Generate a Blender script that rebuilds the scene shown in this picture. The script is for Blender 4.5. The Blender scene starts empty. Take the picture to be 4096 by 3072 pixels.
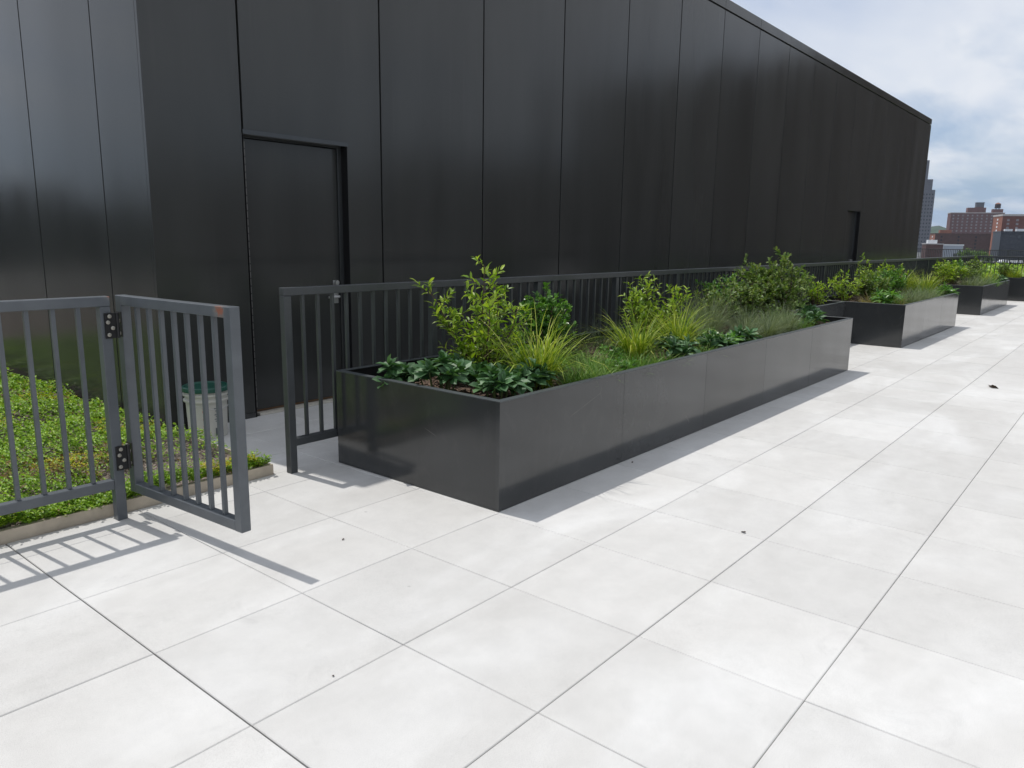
import bpy, bmesh, math, random
import numpy as np
from mathutils import Vector, Matrix

# ------------------------------------------------------------------ camera, sky, sun, exposure
scene = bpy.context.scene
COL = scene.collection
cam_data = bpy.data.cameras.new('camera')
cam = bpy.data.objects.new('camera', cam_data)
COL.objects.link(cam)
cam_data.sensor_fit = 'HORIZONTAL'
cam_data.sensor_width = 36.0
cam_data.lens = 26.69
cam_data.clip_start = 0.05
cam_data.clip_end = 9000
R0 = (0.63706102, -0.77067524, 0.01459233)
R1 = (-0.13632331, -0.13128081, -0.98192734)
R2 = (0.75866278, 0.62355836, -0.18869488)
CAM = Vector((-1.088, -3.713, 1.443))
m = Matrix(((R0[0], -R1[0], -R2[0], CAM.x), (R0[1], -R1[1], -R2[1], CAM.y),
            (R0[2], -R1[2], -R2[2], CAM.z), (0, 0, 0, 1)))
cam.matrix_world = m
scene.camera = cam

SUN_EL = math.radians(68.2)
SUN_AZ = math.radians(-5.0)          # measured from +Y towards +X
sd = bpy.data.lights.new('sun', 'SUN')
sd.energy = 3.0
sd.angle = math.radians(0.53)
sd.color = (1.0, 0.965, 0.91)
sun = bpy.data.objects.new('sun', sd)
COL.objects.link(sun)
to_sun = Vector((math.sin(SUN_AZ) * math.cos(SUN_EL), math.cos(SUN_AZ) * math.cos(SUN_EL), math.sin(SUN_EL)))
sun.rotation_euler = to_sun.to_track_quat('Z', 'Y').to_euler()
sun.location = (0, 0, 60)

scene.view_settings.view_transform = 'Standard'
scene.view_settings.look = 'None'
scene.view_settings.gamma = 1
scene.view_settings.exposure = 0.0
scene.view_settings.use_curve_mapping = False

world = bpy.data.worlds.new('World')
scene.world = world
world.use_nodes = True


def build_world():
    nt = world.node_tree
    N, L = nt.nodes, nt.links
    bg = N['Background']
    bg.inputs['Strength'].default_value = 0.11
    sky = N.new('ShaderNodeTexSky')
    sky.sky_type = 'NISHITA'
    sky.sun_disc = False
    sky.sun_elevation = SUN_EL
    sky.sun_rotation = SUN_AZ
    sky.air_density = 1.0
    sky.dust_density = 1.2
    tc = N.new('ShaderNodeTexCoord')
    sep = N.new('ShaderNodeSeparateXYZ')
    L.new(tc.outputs['Generated'], sep.inputs[0])
    # project the view direction onto a cloud layer
    zc = N.new('ShaderNodeMath'); zc.operation = 'MAXIMUM'; zc.inputs[1].default_value = 0.0
    L.new(sep.outputs[2], zc.inputs[0])
    za = N.new('ShaderNodeMath'); za.operation = 'ADD'; za.inputs[1].default_value = 0.09
    L.new(zc.outputs[0], za.inputs[0])
    dx = N.new('ShaderNodeMath'); dx.operation = 'DIVIDE'
    dy = N.new('ShaderNodeMath'); dy.operation = 'DIVIDE'
    L.new(sep.outputs[0], dx.inputs[0]); L.new(za.outputs[0], dx.inputs[1])
    L.new(sep.outputs[1], dy.inputs[0]); L.new(za.outputs[0], dy.inputs[1])
    comb = N.new('ShaderNodeCombineXYZ')
    L.new(dx.outputs[0], comb.inputs[0]); L.new(dy.outputs[0], comb.inputs[1])

    def noise(scale, detail, rough, dist, off):
        mp = N.new('ShaderNodeMapping')
        mp.inputs['Location'].default_value = off
        mp.inputs['Scale'].default_value = scale
        L.new(comb.outputs[0], mp.inputs[0])
        n = N.new('ShaderNodeTexNoise')
        n.inputs['Scale'].default_value = 1
        n.inputs['Detail'].default_value = detail
        n.inputs['Roughness'].default_value = rough
        n.inputs['Distortion'].default_value = dist
        L.new(mp.outputs[0], n.inputs['Vector'])
        return n
    n1 = noise((0.5, 1.3, 1), 5, 0.5, 0.4, (1.7, 0.35, 0))
    r1 = N.new('ShaderNodeValToRGB')
    r1.color_ramp.elements[0].position = 0.30; r1.color_ramp.elements[0].color = (0.50, 0.50, 0.50, 1)
    r1.color_ramp.elements[1].position = 0.60; r1.color_ramp.elements[1].color = (0.96, 0.96, 0.96, 1)
    L.new(n1.outputs['Fac'], r1.inputs[0])
    # cloud brightness
    n2 = noise((0.8, 1.9, 1), 6, 0.55, 0.3, (7.1, 2.2, 0))
    r2 = N.new('ShaderNodeValToRGB')
    r2.color_ramp.elements[0].position = 0.30; r2.color_ramp.elements[0].color = (3.35, 4.5, 6.15, 1)
    r2.color_ramp.elements[1].position = 0.74; r2.color_ramp.elements[1].color = (7.5, 7.8, 8.3, 1)
    zk = N.new('ShaderNodeMath'); zk.operation = 'MINIMUM'; zk.inputs[1].default_value = 0.24
    L.new(zc.outputs[0], zk.inputs[0])
    zm = N.new('ShaderNodeMath'); zm.operation = 'MULTIPLY_ADD'; zm.inputs[1].default_value = 2.1
    L.new(zk.outputs[0], zm.inputs[0])
    nl = N.new('ShaderNodeMath'); nl.operation = 'MULTIPLY_ADD'; nl.inputs[1].default_value = 1.25; nl.inputs[2].default_value = -0.31
    L.new(n2.outputs['Fac'], nl.inputs[0])
    L.new(nl.outputs[0], zm.inputs[2])
    L.new(zm.outputs[0], r2.inputs[0])
    mix = N.new('ShaderNodeMix'); mix.data_type = 'RGBA'
    L.new(r1.outputs[0], mix.inputs['Factor'])
    tint = N.new('ShaderNodeMix'); tint.data_type = 'RGBA'; tint.blend_type = 'MULTIPLY'
    tint.inputs['Factor'].default_value = 1
    tint.inputs['B'].default_value = (0.82, 0.93, 1.12, 1)
    L.new(sky.outputs[0], tint.inputs['A'])
    L.new(tint.outputs['Result'], mix.inputs['A'])
    L.new(r2.outputs[0], mix.inputs['B'])
    L.new(mix.outputs['Result'], bg.inputs['Color'])


build_world()
random.seed(11)
rng = np.random.default_rng(7)


# ------------------------------------------------------------------ helpers
def tag(o, label=None, cat=None, group=None, kind=None):
    if label: o['label'] = label
    if cat: o['category'] = cat
    if group: o['group'] = group
    if kind: o['kind'] = kind
    return o


def empty(name, loc=(0, 0, 0), rz=0.0, label=None, cat=None, group=None):
    o = bpy.data.objects.new(name, None)
    COL.objects.link(o)
    o.empty_display_size = 0.2
    o.location = loc
    o.rotation_euler = (0, 0, rz)
    return tag(o, label, cat, group)


def copy_tree(o, parent=None):
    c = o.copy()
    COL.objects.link(c)
    if parent: c.parent = parent
    for ch in list(o.children):
        copy_tree(ch, c)
    return c


class MB:
    """collects verts and faces and links them as one mesh object"""
    def __init__(s):
        s.v = []; s.f = []; s.mi = []

    def add(s, verts, faces, mi=0):
        b = len(s.v)
        s.v.extend([tuple(p) for p in verts])
        for f in faces:
            s.f.append(tuple(i + b for i in f)); s.mi.append(mi)

    def box(s, x0, x1, y0, y1, z0, z1, mi=0, M=None):
        vs = [(x0, y0, z0), (x1, y0, z0), (x1, y1, z0), (x0, y1, z0), (x0, y0, z1), (x1, y0, z1), (x1, y1, z1), (x0, y1, z1)]
        if M: vs = [M @ Vector(p) for p in vs]
        s.add(vs, [(3, 2, 1, 0), (4, 5, 6, 7), (0, 1, 5, 4), (1, 2, 6, 5), (2, 3, 7, 6), (3, 0, 4, 7)], mi)

    def prism_xz(s, poly, y0, y1, mi=0):
        """polygon given counter-clockwise in XZ seen from -Y, extruded in Y"""
        n = len(poly)
        vs = [(x, y0, z) for x, z in poly] + [(x, y1, z) for x, z in poly]
        fs = [tuple(range(n)), tuple(range(2 * n - 1, n - 1, -1))]
        fs += [(i, i + n, (i + 1) % n + n, (i + 1) % n) for i in range(n)]
        s.add(vs, fs, mi)

    def tube(s, pts, rads, n=5, mi=0, cap=True):
        pts = [Vector(p) for p in pts]
        rings = []
        vs = []; fs = []
        for i, p in enumerate(pts):
            d = (pts[min(i + 1, len(pts) - 1)] - pts[max(i - 1, 0)])
            if d.length < 1e-6: d = Vector((0, 0, 1))
            d.normalize()
            a = d.orthogonal().normalized(); b = d.cross(a)
            for k in range(n):
                t = 2 * math.pi * k / n
                vs.append(p + (a * math.cos(t) + b * math.sin(t)) * rads[i])
        for i in range(len(pts) - 1):
            for k in range(n):
                fs.append((i * n + k, i * n + (k + 1) % n, (i + 1) * n + (k + 1) % n, (i + 1) * n + k))
        if cap:
            fs.append(tuple(range(n - 1, -1, -1)))
            fs.append(tuple((len(pts) - 1) * n + k for k in range(n)))
        s.add(vs, fs, mi)

    def lathe(s, prof, n=40, mi=0, close=False):
        vs = []; fs = []
        for r, z in prof:
            for k in range(n):
                t = 2 * math.pi * k / n
                vs.append((r * math.cos(t), r * math.sin(t), z))
        for i in range(len(prof) - 1):
            for k in range(n):
                fs.append((i * n + k, i * n + (k + 1) % n, (i + 1) * n + (k + 1) % n, (i + 1) * n + k))
        if prof[0][0] > 0.001: fs.append(tuple(range(n - 1, -1, -1)))
        if prof[-1][0] > 0.001: fs.append(tuple((len(prof) - 1) * n + k for k in range(n)))
        s.add(vs, fs, mi)

    def arr(s, V, F, mi=0):
        """numpy verts (n,3) and faces list of arrays"""
        b = len(s.v)
        s.v.extend(map(tuple, V.tolist()))
        for f in F.tolist():
            s.f.append(tuple(i + b for i in f)); s.mi.append(mi)

    def build(s, name, mats, parent=None, loc=None, bevel=0.0, smooth=False, rz=None):
        me = bpy.data.meshes.new(name)
        me.from_pydata(s.v, [], s.f)
        if not isinstance(mats, (list, tuple)): mats = [mats]
        for mt in mats: me.materials.append(mt)
        if len(mats) > 1: me.polygons.foreach_set('material_index', s.mi)
        if smooth: me.polygons.foreach_set('use_smooth', [True] * len(me.polygons))
        me.update()
        if bevel > 0:
            bm = bmesh.new(); bm.from_mesh(me)
            bmesh.ops.remove_doubles(bm, verts=bm.verts, dist=1e-6)
            es = [e for e in bm.edges if len(e.link_faces) == 2 and e.calc_face_angle(0) > 0.5]
            bmesh.ops.bevel(bm, geom=es, offset=bevel, segments=1, affect='EDGES', profile=0.5)
            bm.to_mesh(me); bm.free()
        o = bpy.data.objects.new(name, me)
        COL.objects.link(o)
        if parent: o.parent = parent
        if loc: o.location = loc
        if rz is not None: o.rotation_euler = (0, 0, rz)
        return o


# ------------------------------------------------------------------ materials
def new_mat(name):
    mt = bpy.data.materials.new(name)
    mt.use_nodes = True
    nt = mt.node_tree
    return mt, nt, nt.nodes['Principled BSDF']


def n_coord(nt, kind='Object'):
    if kind == 'World':
        g = nt.nodes.new('ShaderNodeNewGeometry')
        return g.outputs['Position']
    t = nt.nodes.new('ShaderNodeTexCoord')
    return t.outputs[kind]


def n_map(nt, vec, scale=(1, 1, 1), loc=(0, 0, 0)):
    mp = nt.nodes.new('ShaderNodeMapping')
    mp.inputs['Scale'].default_value = scale
    mp.inputs['Location'].default_value = loc
    nt.links.new(vec, mp.inputs[0])
    return mp.outputs[0]


def n_noise(nt, vec, scale, detail=4, rough=0.55, dist=0.0):
    n = nt.nodes.new('ShaderNodeTexNoise')
    n.inputs['Scale'].default_value = scale
    n.inputs['Detail'].default_value = detail
    n.inputs['Roughness'].default_value = rough
    n.inputs['Distortion'].default_value = dist
    nt.links.new(vec, n.inputs['Vector'])
    return n.outputs['Fac']


def n_ramp(nt, fac, stops):
    r = nt.nodes.new('ShaderNodeValToRGB')
    el = r.color_ramp.elements
    while len(el) < len(stops): el.new(0.5)
    for e, (p, c) in zip(el, stops):
        e.position = p
        e.color = (c[0], c[1], c[2], 1) if hasattr(c, '__len__') else (c, c, c, 1)
    nt.links.new(fac, r.inputs[0])
    return r.outputs[0]


def n_mix(nt, a, b, fac, blend='MIX'):
    x = nt.nodes.new('ShaderNodeMix'); x.data_type = 'RGBA'; x.blend_type = blend
    for s, v in (('A', a), ('B', b), ('Factor', fac)):
        if hasattr(v, 'links'): nt.links.new(v, x.inputs[s])
        elif s == 'Factor': x.inputs[s].default_value = v
        else: x.inputs[s].default_value = (v[0], v[1], v[2], 1)
    return x.outputs['Result']


def n_bump(nt, height, strength, dist=0.01):
    b = nt.nodes.new('ShaderNodeBump')
    b.inputs['Strength'].default_value = strength
    b.inputs['Distance'].default_value = dist
    nt.links.new(height, b.inputs['Height'])
    return b.outputs['Normal']


def n_math(nt, op, a, b=0.0):
    x = nt.nodes.new('ShaderNodeMath'); x.operation = op
    for i, v in enumerate((a, b)):
        if hasattr(v, 'links'): nt.links.new(v, x.inputs[i])
        else: x.inputs[i].default_value = v
    return x.outputs[0]


def mat_simple(name, col, rough=0.5, spec=0.5, metallic=0.0, var=0.12, scale=6.0, bump=0.0):
    mt, nt, p = new_mat(name)
    c = n_coord(nt, 'World')
    f = n_noise(nt, c, scale, 5, 0.6)
    lo = [x * (1 - var) for x in col]; hi = [min(1, x * (1 + var)) for x in col]
    nt.links.new(n_ramp(nt, f, [(0.3, lo), (0.7, hi)]), p.inputs['Base Color'])
    p.inputs['Roughness'].default_value = rough
    p.inputs['Specular IOR Level'].default_value = spec
    p.inputs['Metallic'].default_value = metallic
    if bump: nt.links.new(n_bump(nt, n_noise(nt, c, scale * 12, 4), bump), p.inputs['Normal'])
    return mt


def mat_paver():
    mt, nt, p = new_mat('paver_concrete')
    c = n_coord(nt, 'World')
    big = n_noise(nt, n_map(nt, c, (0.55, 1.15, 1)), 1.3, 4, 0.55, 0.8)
    base = n_ramp(nt, big, [(0.30, (0.555, 0.545, 0.526)), (0.50, (0.595, 0.587, 0.570)), (0.70, (0.672, 0.668, 0.656))])  # concrete mottle; its palest areas paint in soft patches of reflected sunlight
    mid = n_noise(nt, c, 7, 8, 0.72)
    base = n_mix(nt, base, n_ramp(nt, mid, [(0.3, 0.91), (0.62, 1.0)]), 1.0, 'MULTIPLY')
    fine = n_noise(nt, c, 420, 2, 0.6)
    base = n_mix(nt, base, n_ramp(nt, fine, [(0.36, 0.84), (0.5, 1.0), (0.7, 1.05)]), 1.0, 'MULTIPLY')
    gi = nt.nodes.new('ShaderNodeNewGeometry')
    per = n_ramp(nt, gi.outputs['Random Per Island'], [(0.0, 0.93), (1.0, 1.02)])
    base = n_mix(nt, base, per, 1.0, 'MULTIPLY')
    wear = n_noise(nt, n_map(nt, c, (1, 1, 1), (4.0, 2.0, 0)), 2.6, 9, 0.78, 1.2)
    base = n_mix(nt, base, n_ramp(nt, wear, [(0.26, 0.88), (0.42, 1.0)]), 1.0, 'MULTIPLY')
    vor = nt.nodes.new('ShaderNodeTexVoronoi'); vor.inputs['Scale'].default_value = 3.1
    nt.links.new(c, vor.inputs['Vector'])
    spk = n_ramp(nt, vor.outputs['Distance'], [(0.018, 0.45), (0.03, 1.0)])
    base = n_mix(nt, base, spk, 0.5, 'MULTIPLY')
    nt.links.new(base, p.inputs['Base Color'])
    p.inputs['Roughness'].default_value = 0.75
    p.inputs['Specular IOR Level'].default_value = 0.25
    nt.links.new(n_bump(nt, fine, 0.12, 0.002), p.inputs['Normal'])
    return mt


def mat_panel(name, col, rough, spec, bump, wav=(1.1, 1.1, 0.5), streak=True, dust=False):
    mt, nt, p = new_mat(name)
    c = n_coord(nt, 'World')
    f = n_noise(nt, n_map(nt, c, (1.5, 1.5, 0.3)), 1.3, 3, 0.5)
    lo = [x * 0.86 for x in col]; hi = [x * 1.14 for x in col]
    colr = n_ramp(nt, f, [(0.3, lo), (0.7, hi)])
    isl = nt.nodes.new('ShaderNodeNewGeometry')
    colr = n_mix(nt, colr, n_ramp(nt, isl.outputs['Random Per Island'], [(0.0, 0.88), (1.0, 1.12)]), 1.0, 'MULTIPLY')
    drip = n_noise(nt, n_map(nt, c, (16, 16, 0.5)), 1.0, 5, 0.6)
    colr = n_mix(nt, colr, (0.07, 0.07, 0.068), n_ramp(nt, drip, [(0.58, 0.0), (0.80, 0.16)]))
    if dust:
        sm = n_noise(nt, n_map(nt, c, (3, 3, 2)), 2.2, 7, 0.68, 0.6)
        sep = nt.nodes.new('ShaderNodeSeparateXYZ'); nt.links.new(c, sep.inputs[0])
        foot = n_ramp(nt, n_math(nt, 'ADD', sep.outputs[2], n_math(nt, 'MULTIPLY', n_noise(nt, c, 14, 5, 0.7), 0.07)), [(0.03, 1.0), (0.11, 0.0)])
        k = n_math(nt, 'ADD', n_ramp(nt, sm, [(0.52, 0.0), (0.78, 0.12)]), n_math(nt, 'MULTIPLY', foot, 0.10))
        wv = nt.nodes.new('ShaderNodeTexVoronoi'); wv.feature = 'DISTANCE_TO_EDGE'; wv.inputs['Scale'].default_value = 1.7
        nt.links.new(n_map(nt, c, (1, 1, 0.8)), wv.inputs['Vector'])
        sc = n_math(nt, 'MULTIPLY', n_ramp(nt, wv.outputs['Distance'], [(0.0, 1.0), (0.0022, 0.0)]), n_ramp(nt, n_noise(nt, c, 3.3, 2, 0.5), [(0.60, 0.0), (0.66, 0.5)]))
        colr = n_mix(nt, colr, (0.15, 0.145, 0.135), n_math(nt, 'ADD', k, sc))
    nt.links.new(colr, p.inputs['Base Color'])
    if streak:
        s = n_noise(nt, n_map(nt, c, (2.2, 2.2, 0.3)), 1.6, 2, 0.45)
        nt.links.new(n_ramp(nt, s, [(0.3, rough * 0.88), (0.7, rough * 1.12)]), p.inputs['Roughness'])
    else:
        p.inputs['Roughness'].default_value = rough
    p.inputs['Specular IOR Level'].default_value = spec
    if bump:
        w = n_noise(nt, n_map(nt, c, wav), 1.0, 0, 0.4)
        g = n_noise(nt, c, 900, 1, 0.5)
        b1 = n_bump(nt, w, bump, 0.12)
        b = nt.nodes.new('ShaderNodeBump')
        b.inputs['Strength'].default_value = 0.04; b.inputs['Distance'].default_value = 0.001
        nt.links.new(g, b.inputs['Height']); nt.links.new(b1, b.inputs['Normal'])
        nt.links.new(b.outputs['Normal'], p.inputs['Normal'])
    return mt


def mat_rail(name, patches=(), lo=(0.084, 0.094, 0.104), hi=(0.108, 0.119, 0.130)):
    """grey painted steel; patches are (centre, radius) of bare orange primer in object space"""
    mt, nt, p = new_mat(name)
    c = n_coord(nt, 'World')
    f = n_noise(nt, c, 9, 5, 0.6)
    col = n_ramp(nt, f, [(0.3, lo), (0.7, hi)])
    oc = n_coord(nt, 'Object')
    for (ctr, rad) in patches:
        vm = nt.nodes.new('ShaderNodeVectorMath'); vm.operation = 'DISTANCE'
        nt.links.new(oc, vm.inputs[0]); vm.inputs[1].default_value = ctr
        d = n_math(nt, 'ADD', vm.outputs['Value'], n_math(nt, 'MULTIPLY', n_noise(nt, oc, 45, 5, 0.7), rad * 1.5))
        k = n_ramp(nt, n_math(nt, 'DIVIDE', d, rad * 1.6), [(0.62, 0.9), (0.80, 0.0)])
        k2 = n_ramp(nt, n_math(nt, 'DIVIDE', d, rad * 1.6), [(0.80, 0.8), (1.0, 0.0)])
        col = n_mix(nt, col, (0.17, 0.16, 0.15), k2)
        col = n_mix(nt, col, (0.27, 0.095, 0.055), k)
    nt.links.new(col, p.inputs['Base Color'])
    p.inputs['Roughness'].default_value = 0.33
    p.inputs['Specular IOR Level'].default_value = 0.5
    nt.links.new(n_bump(nt, n_noise(nt, c, 60, 3), 0.05, 0.004), p.inputs['Normal'])
    return mt


def mat_leaf(name, dark, mid, light, transl=0.3, rough=0.42, spec=0.4, tcol=None):
    mt, nt, p = new_mat(name)
    g = nt.nodes.new('ShaderNodeNewGeometry')
    c = n_coord(nt, 'World')
    col = n_ramp(nt, g.outputs['Random Per Island'], [(0.0, dark), (0.5, mid), (1.0, light)])
    pn = n_noise(nt, c, 9, 3, 0.5)
    col = n_mix(nt, col, n_ramp(nt, pn, [(0.3, 0.8), (0.7, 1.15)]), 1.0, 'MULTIPLY')
    nt.links.new(col, p.inputs['Base Color'])
    p.inputs['Roughness'].default_value = rough
    p.inputs['Specular IOR Level'].default_value = spec
    tr = nt.nodes.new('ShaderNodeBsdfTranslucent')
    tc = n_mix(nt, col, (1.5, 1.6, 0.5), 1.0, 'MULTIPLY')
    nt.links.new(tc, tr.inputs['Color'])
    ms = nt.nodes.new('ShaderNodeMixShader'); ms.inputs[0].default_value = transl
    nt.links.new(p.outputs[0], ms.inputs[1]); nt.links.new(tr.outputs[0], ms.inputs[2])
    nt.links.new(ms.outputs[0], nt.nodes['Material Output'].inputs['Surface'])
    return mt


def mat_mulch():
    mt, nt, p = new_mat('bark_mulch')
    c = n_coord(nt, 'World')
    v = nt.nodes.new('ShaderNodeTexVoronoi'); v.inputs['Scale'].default_value = 70
    nt.links.new(n_map(nt, c, (1, 1.4, 1)), v.inputs['Vector'])
    col = n_ramp(nt, v.outputs['Color'], [(0.1, (0.035, 0.022, 0.016)), (0.5, (0.12, 0.075, 0.05)), (0.9, (0.25, 0.17, 0.12))])
    nt.links.new(col, p.inputs['Base Color'])
    p.inputs['Roughness'].default_value = 0.9
    nt.links.new(n_bump(nt, v.outputs['Distance'], 1.0, 0.02), p.inputs['Normal'])
    return mt


def mat_gravel():
    mt, nt, p = new_mat('green_roof_substrate')
    c = n_coord(nt, 'World')
    v = nt.nodes.new('ShaderNodeTexVoronoi'); v.inputs['Scale'].default_value = 95
    nt.links.new(c, v.inputs['Vector'])
    col = n_ramp(nt, v.outputs['Color'], [(0.1, (0.08, 0.055, 0.045)), (0.5, (0.21, 0.165, 0.14)), (0.9, (0.40, 0.34, 0.30))])
    big = n_noise(nt, c, 6, 3)
    col = n_mix(nt, col, n_ramp(nt, big, [(0.3, 0.65), (0.7, 1.1)]), 1.0, 'MULTIPLY')
    nt.links.new(col, p.inputs['Base Color'])
    p.inputs['Roughness'].default_value = 0.95
    nt.links.new(n_bump(nt, v.outputs['Distance'], 1.0, 0.015), p.inputs['Normal'])
    return mt


def mat_brick(name, col, mortar, scale=3.0):
    mt, nt, p = new_mat(name)
    c = n_coord(nt, 'Object')
    f = n_noise(nt, c, 0.35, 6, 0.65)
    g = n_noise(nt, n_map(nt, c, (1, 1, 3.2)), scale, 2, 0.5)
    lo = [x * 0.72 for x in col]; hi = [x * 1.2 for x in col]
    base = n_ramp(nt, f, [(0.25, lo), (0.75, hi)])
    base = n_mix(nt, base, mortar, n_ramp(nt, g, [(0.56, 0.0), (0.72, 0.5)]))
    nt.links.new(base, p.inputs['Base Color'])
    p.inputs['Roughness'].default_value = 0.9
    p.inputs['Specular IOR Level'].default_value = 0.2
    return mt


M = {}
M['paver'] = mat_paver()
M['joint'] = mat_simple('joint_grit', (0.30, 0.285, 0.26), 0.95, 0.1, scale=40)
M['wall'] = mat_panel('bronze_black_wall_panel', (0.036, 0.037, 0.0355), 0.175, 0.45, 0.13, (1.2, 1.2, 0.35))
M['wall_core'] = mat_simple('joint_membrane', (0.006, 0.006, 0.006), 0.8, 0.2)
M['planter'] = mat_panel('charcoal_planter_metal', (0.034, 0.036, 0.037), 0.125, 0.60, 0.03, (2.5, 2.5, 0.8), dust=True)
M['planter_rim'] = mat_simple('charcoal_rim_metal', (0.052, 0.060, 0.064), 0.45, 0.5, scale=4)
M['rail'] = mat_rail('grey_railing_paint')
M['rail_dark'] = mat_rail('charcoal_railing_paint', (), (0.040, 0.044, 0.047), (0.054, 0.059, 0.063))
M['rail_primer'] = mat_rail('grey_railing_paint_chipped', [((0.0, 0.022, 1.137), 0.030)])
M['gate'] = mat_rail('grey_gate_paint_chipped', [((0.878, -0.026, 1.118), 0.056)])
M['hinge'] = mat_simple('black_hinge_metal', (0.008, 0.008, 0.009), 0.4, 0.5)
M['bolt'] = mat_simple('zinc_bolt', (0.36, 0.345, 0.30), 0.35, 0.5, 0.6, scale=30)
M['edging'] = mat_simple('galvanised_edging', (0.47, 0.405, 0.315), 0.5, 0.4, 0.0, 0.25, 5)
M['substrate'] = mat_gravel()
M['mulch'] = mat_mulch()
M['white_plastic'] = mat_simple('white_bucket_plastic', (0.52, 0.51, 0.46), 0.45, 0.45, var=0.12)
M['green_plastic'] = mat_simple('green_lid_plastic', (0.010, 0.075, 0.052), 0.4, 0.5, var=0.15)
M['red_print'] = mat_simple('faded_red_print', (0.50, 0.20, 0.18), 0.6)
M['dark_print'] = mat_simple('dark_print', (0.10, 0.11, 0.12), 0.6)
M['steel'] = mat_simple('brushed_steel', (0.45, 0.45, 0.44), 0.35, 0.5, 0.8)
M['reveal'] = mat_simple('black_reveal', (0.010, 0.010, 0.011), 0.5, 0.3)
M['old_steel'] = mat_simple('dull_steel', (0.16, 0.155, 0.145), 0.5, 0.4, 0.3)
M['threshold'] = mat_simple('aluminium_threshold', (0.60, 0.57, 0.50), 0.4, 0.5, 0.2, scale=20)
M['gap_brown'] = mat_simple('threshold_gap', (0.10, 0.06, 0.035), 0.8, 0.2, scale=20)
M['bark'] = mat_simple('twig_bark', (0.09, 0.06, 0.045), 0.85, 0.2, scale=40)
M['bark_green'] = mat_simple('green_stem', (0.10, 0.13, 0.04), 0.7, 0.3, scale=40)
M['dry_leaf'] = mat_leaf('dry_leaf_brown', (0.03, 0.02, 0.015), (0.06, 0.04, 0.03), (0.10, 0.07, 0.05), 0.1)
M['leaf_lime'] = mat_leaf('lime_leaf', (0.09, 0.18, 0.012), (0.2, 0.32, 0.022), (0.38, 0.48, 0.06), 0.32, 0.4, 0.4)
M['leaf_inkberry'] = mat_leaf('glossy_green_leaf', (0.035, 0.11, 0.016), (0.09, 0.22, 0.032), (0.18, 0.34, 0.075), 0.22, 0.32, 0.5)
M['leaf_broad'] = mat_leaf('blue_green_broad_leaf', (0.035, 0.09, 0.032), (0.06, 0.15, 0.052), (0.11, 0.21, 0.09), 0.15, 0.48, 0.45)
M['leaf_olive'] = mat_leaf('olive_leaf', (0.06, 0.115, 0.022), (0.125, 0.205, 0.045), (0.25, 0.31, 0.1), 0.25, 0.45, 0.4)
M['grass_gold'] = mat_leaf('golden_grass_blade', (0.09, 0.17, 0.013), (0.23, 0.33, 0.025), (0.47, 0.49, 0.1), 0.22, 0.45, 0.35)
M['grass_green'] = mat_leaf('sedge_blade', (0.04, 0.12, 0.015), (0.105, 0.23, 0.03), (0.25, 0.34, 0.09), 0.2, 0.5, 0.3)
M['grass_dark'] = mat_leaf('dark_grass_blade', (0.02, 0.045, 0.014), (0.04, 0.075, 0.025), (0.09, 0.12, 0.05), 0.25, 0.5, 0.3)
M['grass_fescue'] = mat_leaf('grey_green_fescue', (0.07, 0.11, 0.06), (0.16, 0.21, 0.12), (0.3, 0.34, 0.19), 0.18, 0.55, 0.3)
M['straw'] = mat_leaf('straw_blade', (0.16, 0.13, 0.06), (0.28, 0.23, 0.11), (0.40, 0.34, 0.18), 0.3, 0.6, 0.3)
M['sedum'] = mat_leaf('sedum_leaf', (0.085, 0.18, 0.014), (0.19, 0.34, 0.026), (0.33, 0.47, 0.05), 0.28, 0.4, 0.35)
M['sedum_red'] = mat_leaf('rusty_sedum_leaf', (0.09, 0.06, 0.02), (0.16, 0.10, 0.03), (0.22, 0.17, 0.05), 0.2, 0.5, 0.3)
M['sedum_flower'] = mat_leaf('yellow_sedum_flower', (0.30, 0.26, 0.02), (0.45, 0.38, 0.02), (0.6, 0.5, 0.04), 0.2, 0.6, 0.2)
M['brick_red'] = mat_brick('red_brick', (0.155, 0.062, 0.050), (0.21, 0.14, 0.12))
M['brick_sunlit'] = mat_brick('sunlit_orange_brick', (0.29, 0.125, 0.085), (0.33, 0.2, 0.16))  # lighter copy of the front brick, sunlight put into the gable colour
M['brick_purple'] = mat_brick('purple_brown_brick', (0.15, 0.085, 0.085), (0.2, 0.14, 0.14))
M['brick_dark'] = mat_brick('dark_maroon_brick', (0.10, 0.058, 0.054), (0.14, 0.08, 0.07))
M['navy'] = mat_simple('navy_cladding', (0.012, 0.018, 0.032), 0.4, 0.5, scale=0.3)
M['grey_stone'] = mat_brick('grey_limestone', (0.125, 0.132, 0.155), (0.11, 0.115, 0.135))
M['pale_metal'] = mat_simple('pale_grey_cladding', (0.34, 0.38, 0.44), 0.5, 0.4, scale=0.2)
M['coping_stone'] = mat_simple('pale_coping', (0.45, 0.43, 0.42), 0.8, 0.3, scale=0.5)
M['roof_white'] = mat_simple('white_unit', (0.72, 0.74, 0.76), 0.5, 0.4, scale=1)
M['window_pale'] = mat_simple('pale_window', (0.24, 0.225, 0.24), 0.25, 0.6, scale=0.9, var=0.4)
M['window_dark'] = mat_simple('dark_window', (0.035, 0.04, 0.05), 0.15, 0.6, scale=0.9, var=0.4)
M['tank_wood'] = mat_simple('water_tank_wood', (0.05, 0.042, 0.05), 0.85, 0.2, scale=1)
M['tank_roof'] = mat_simple('water_tank_roof', (0.22, 0.10, 0.07), 0.7, 0.3, scale=1)
M['tree'] = mat_leaf('street_tree_leaf', (0.05, 0.11, 0.015), (0.1, 0.19, 0.03), (0.17, 0.27, 0.05), 0.2, 0.5, 0.3)
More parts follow.
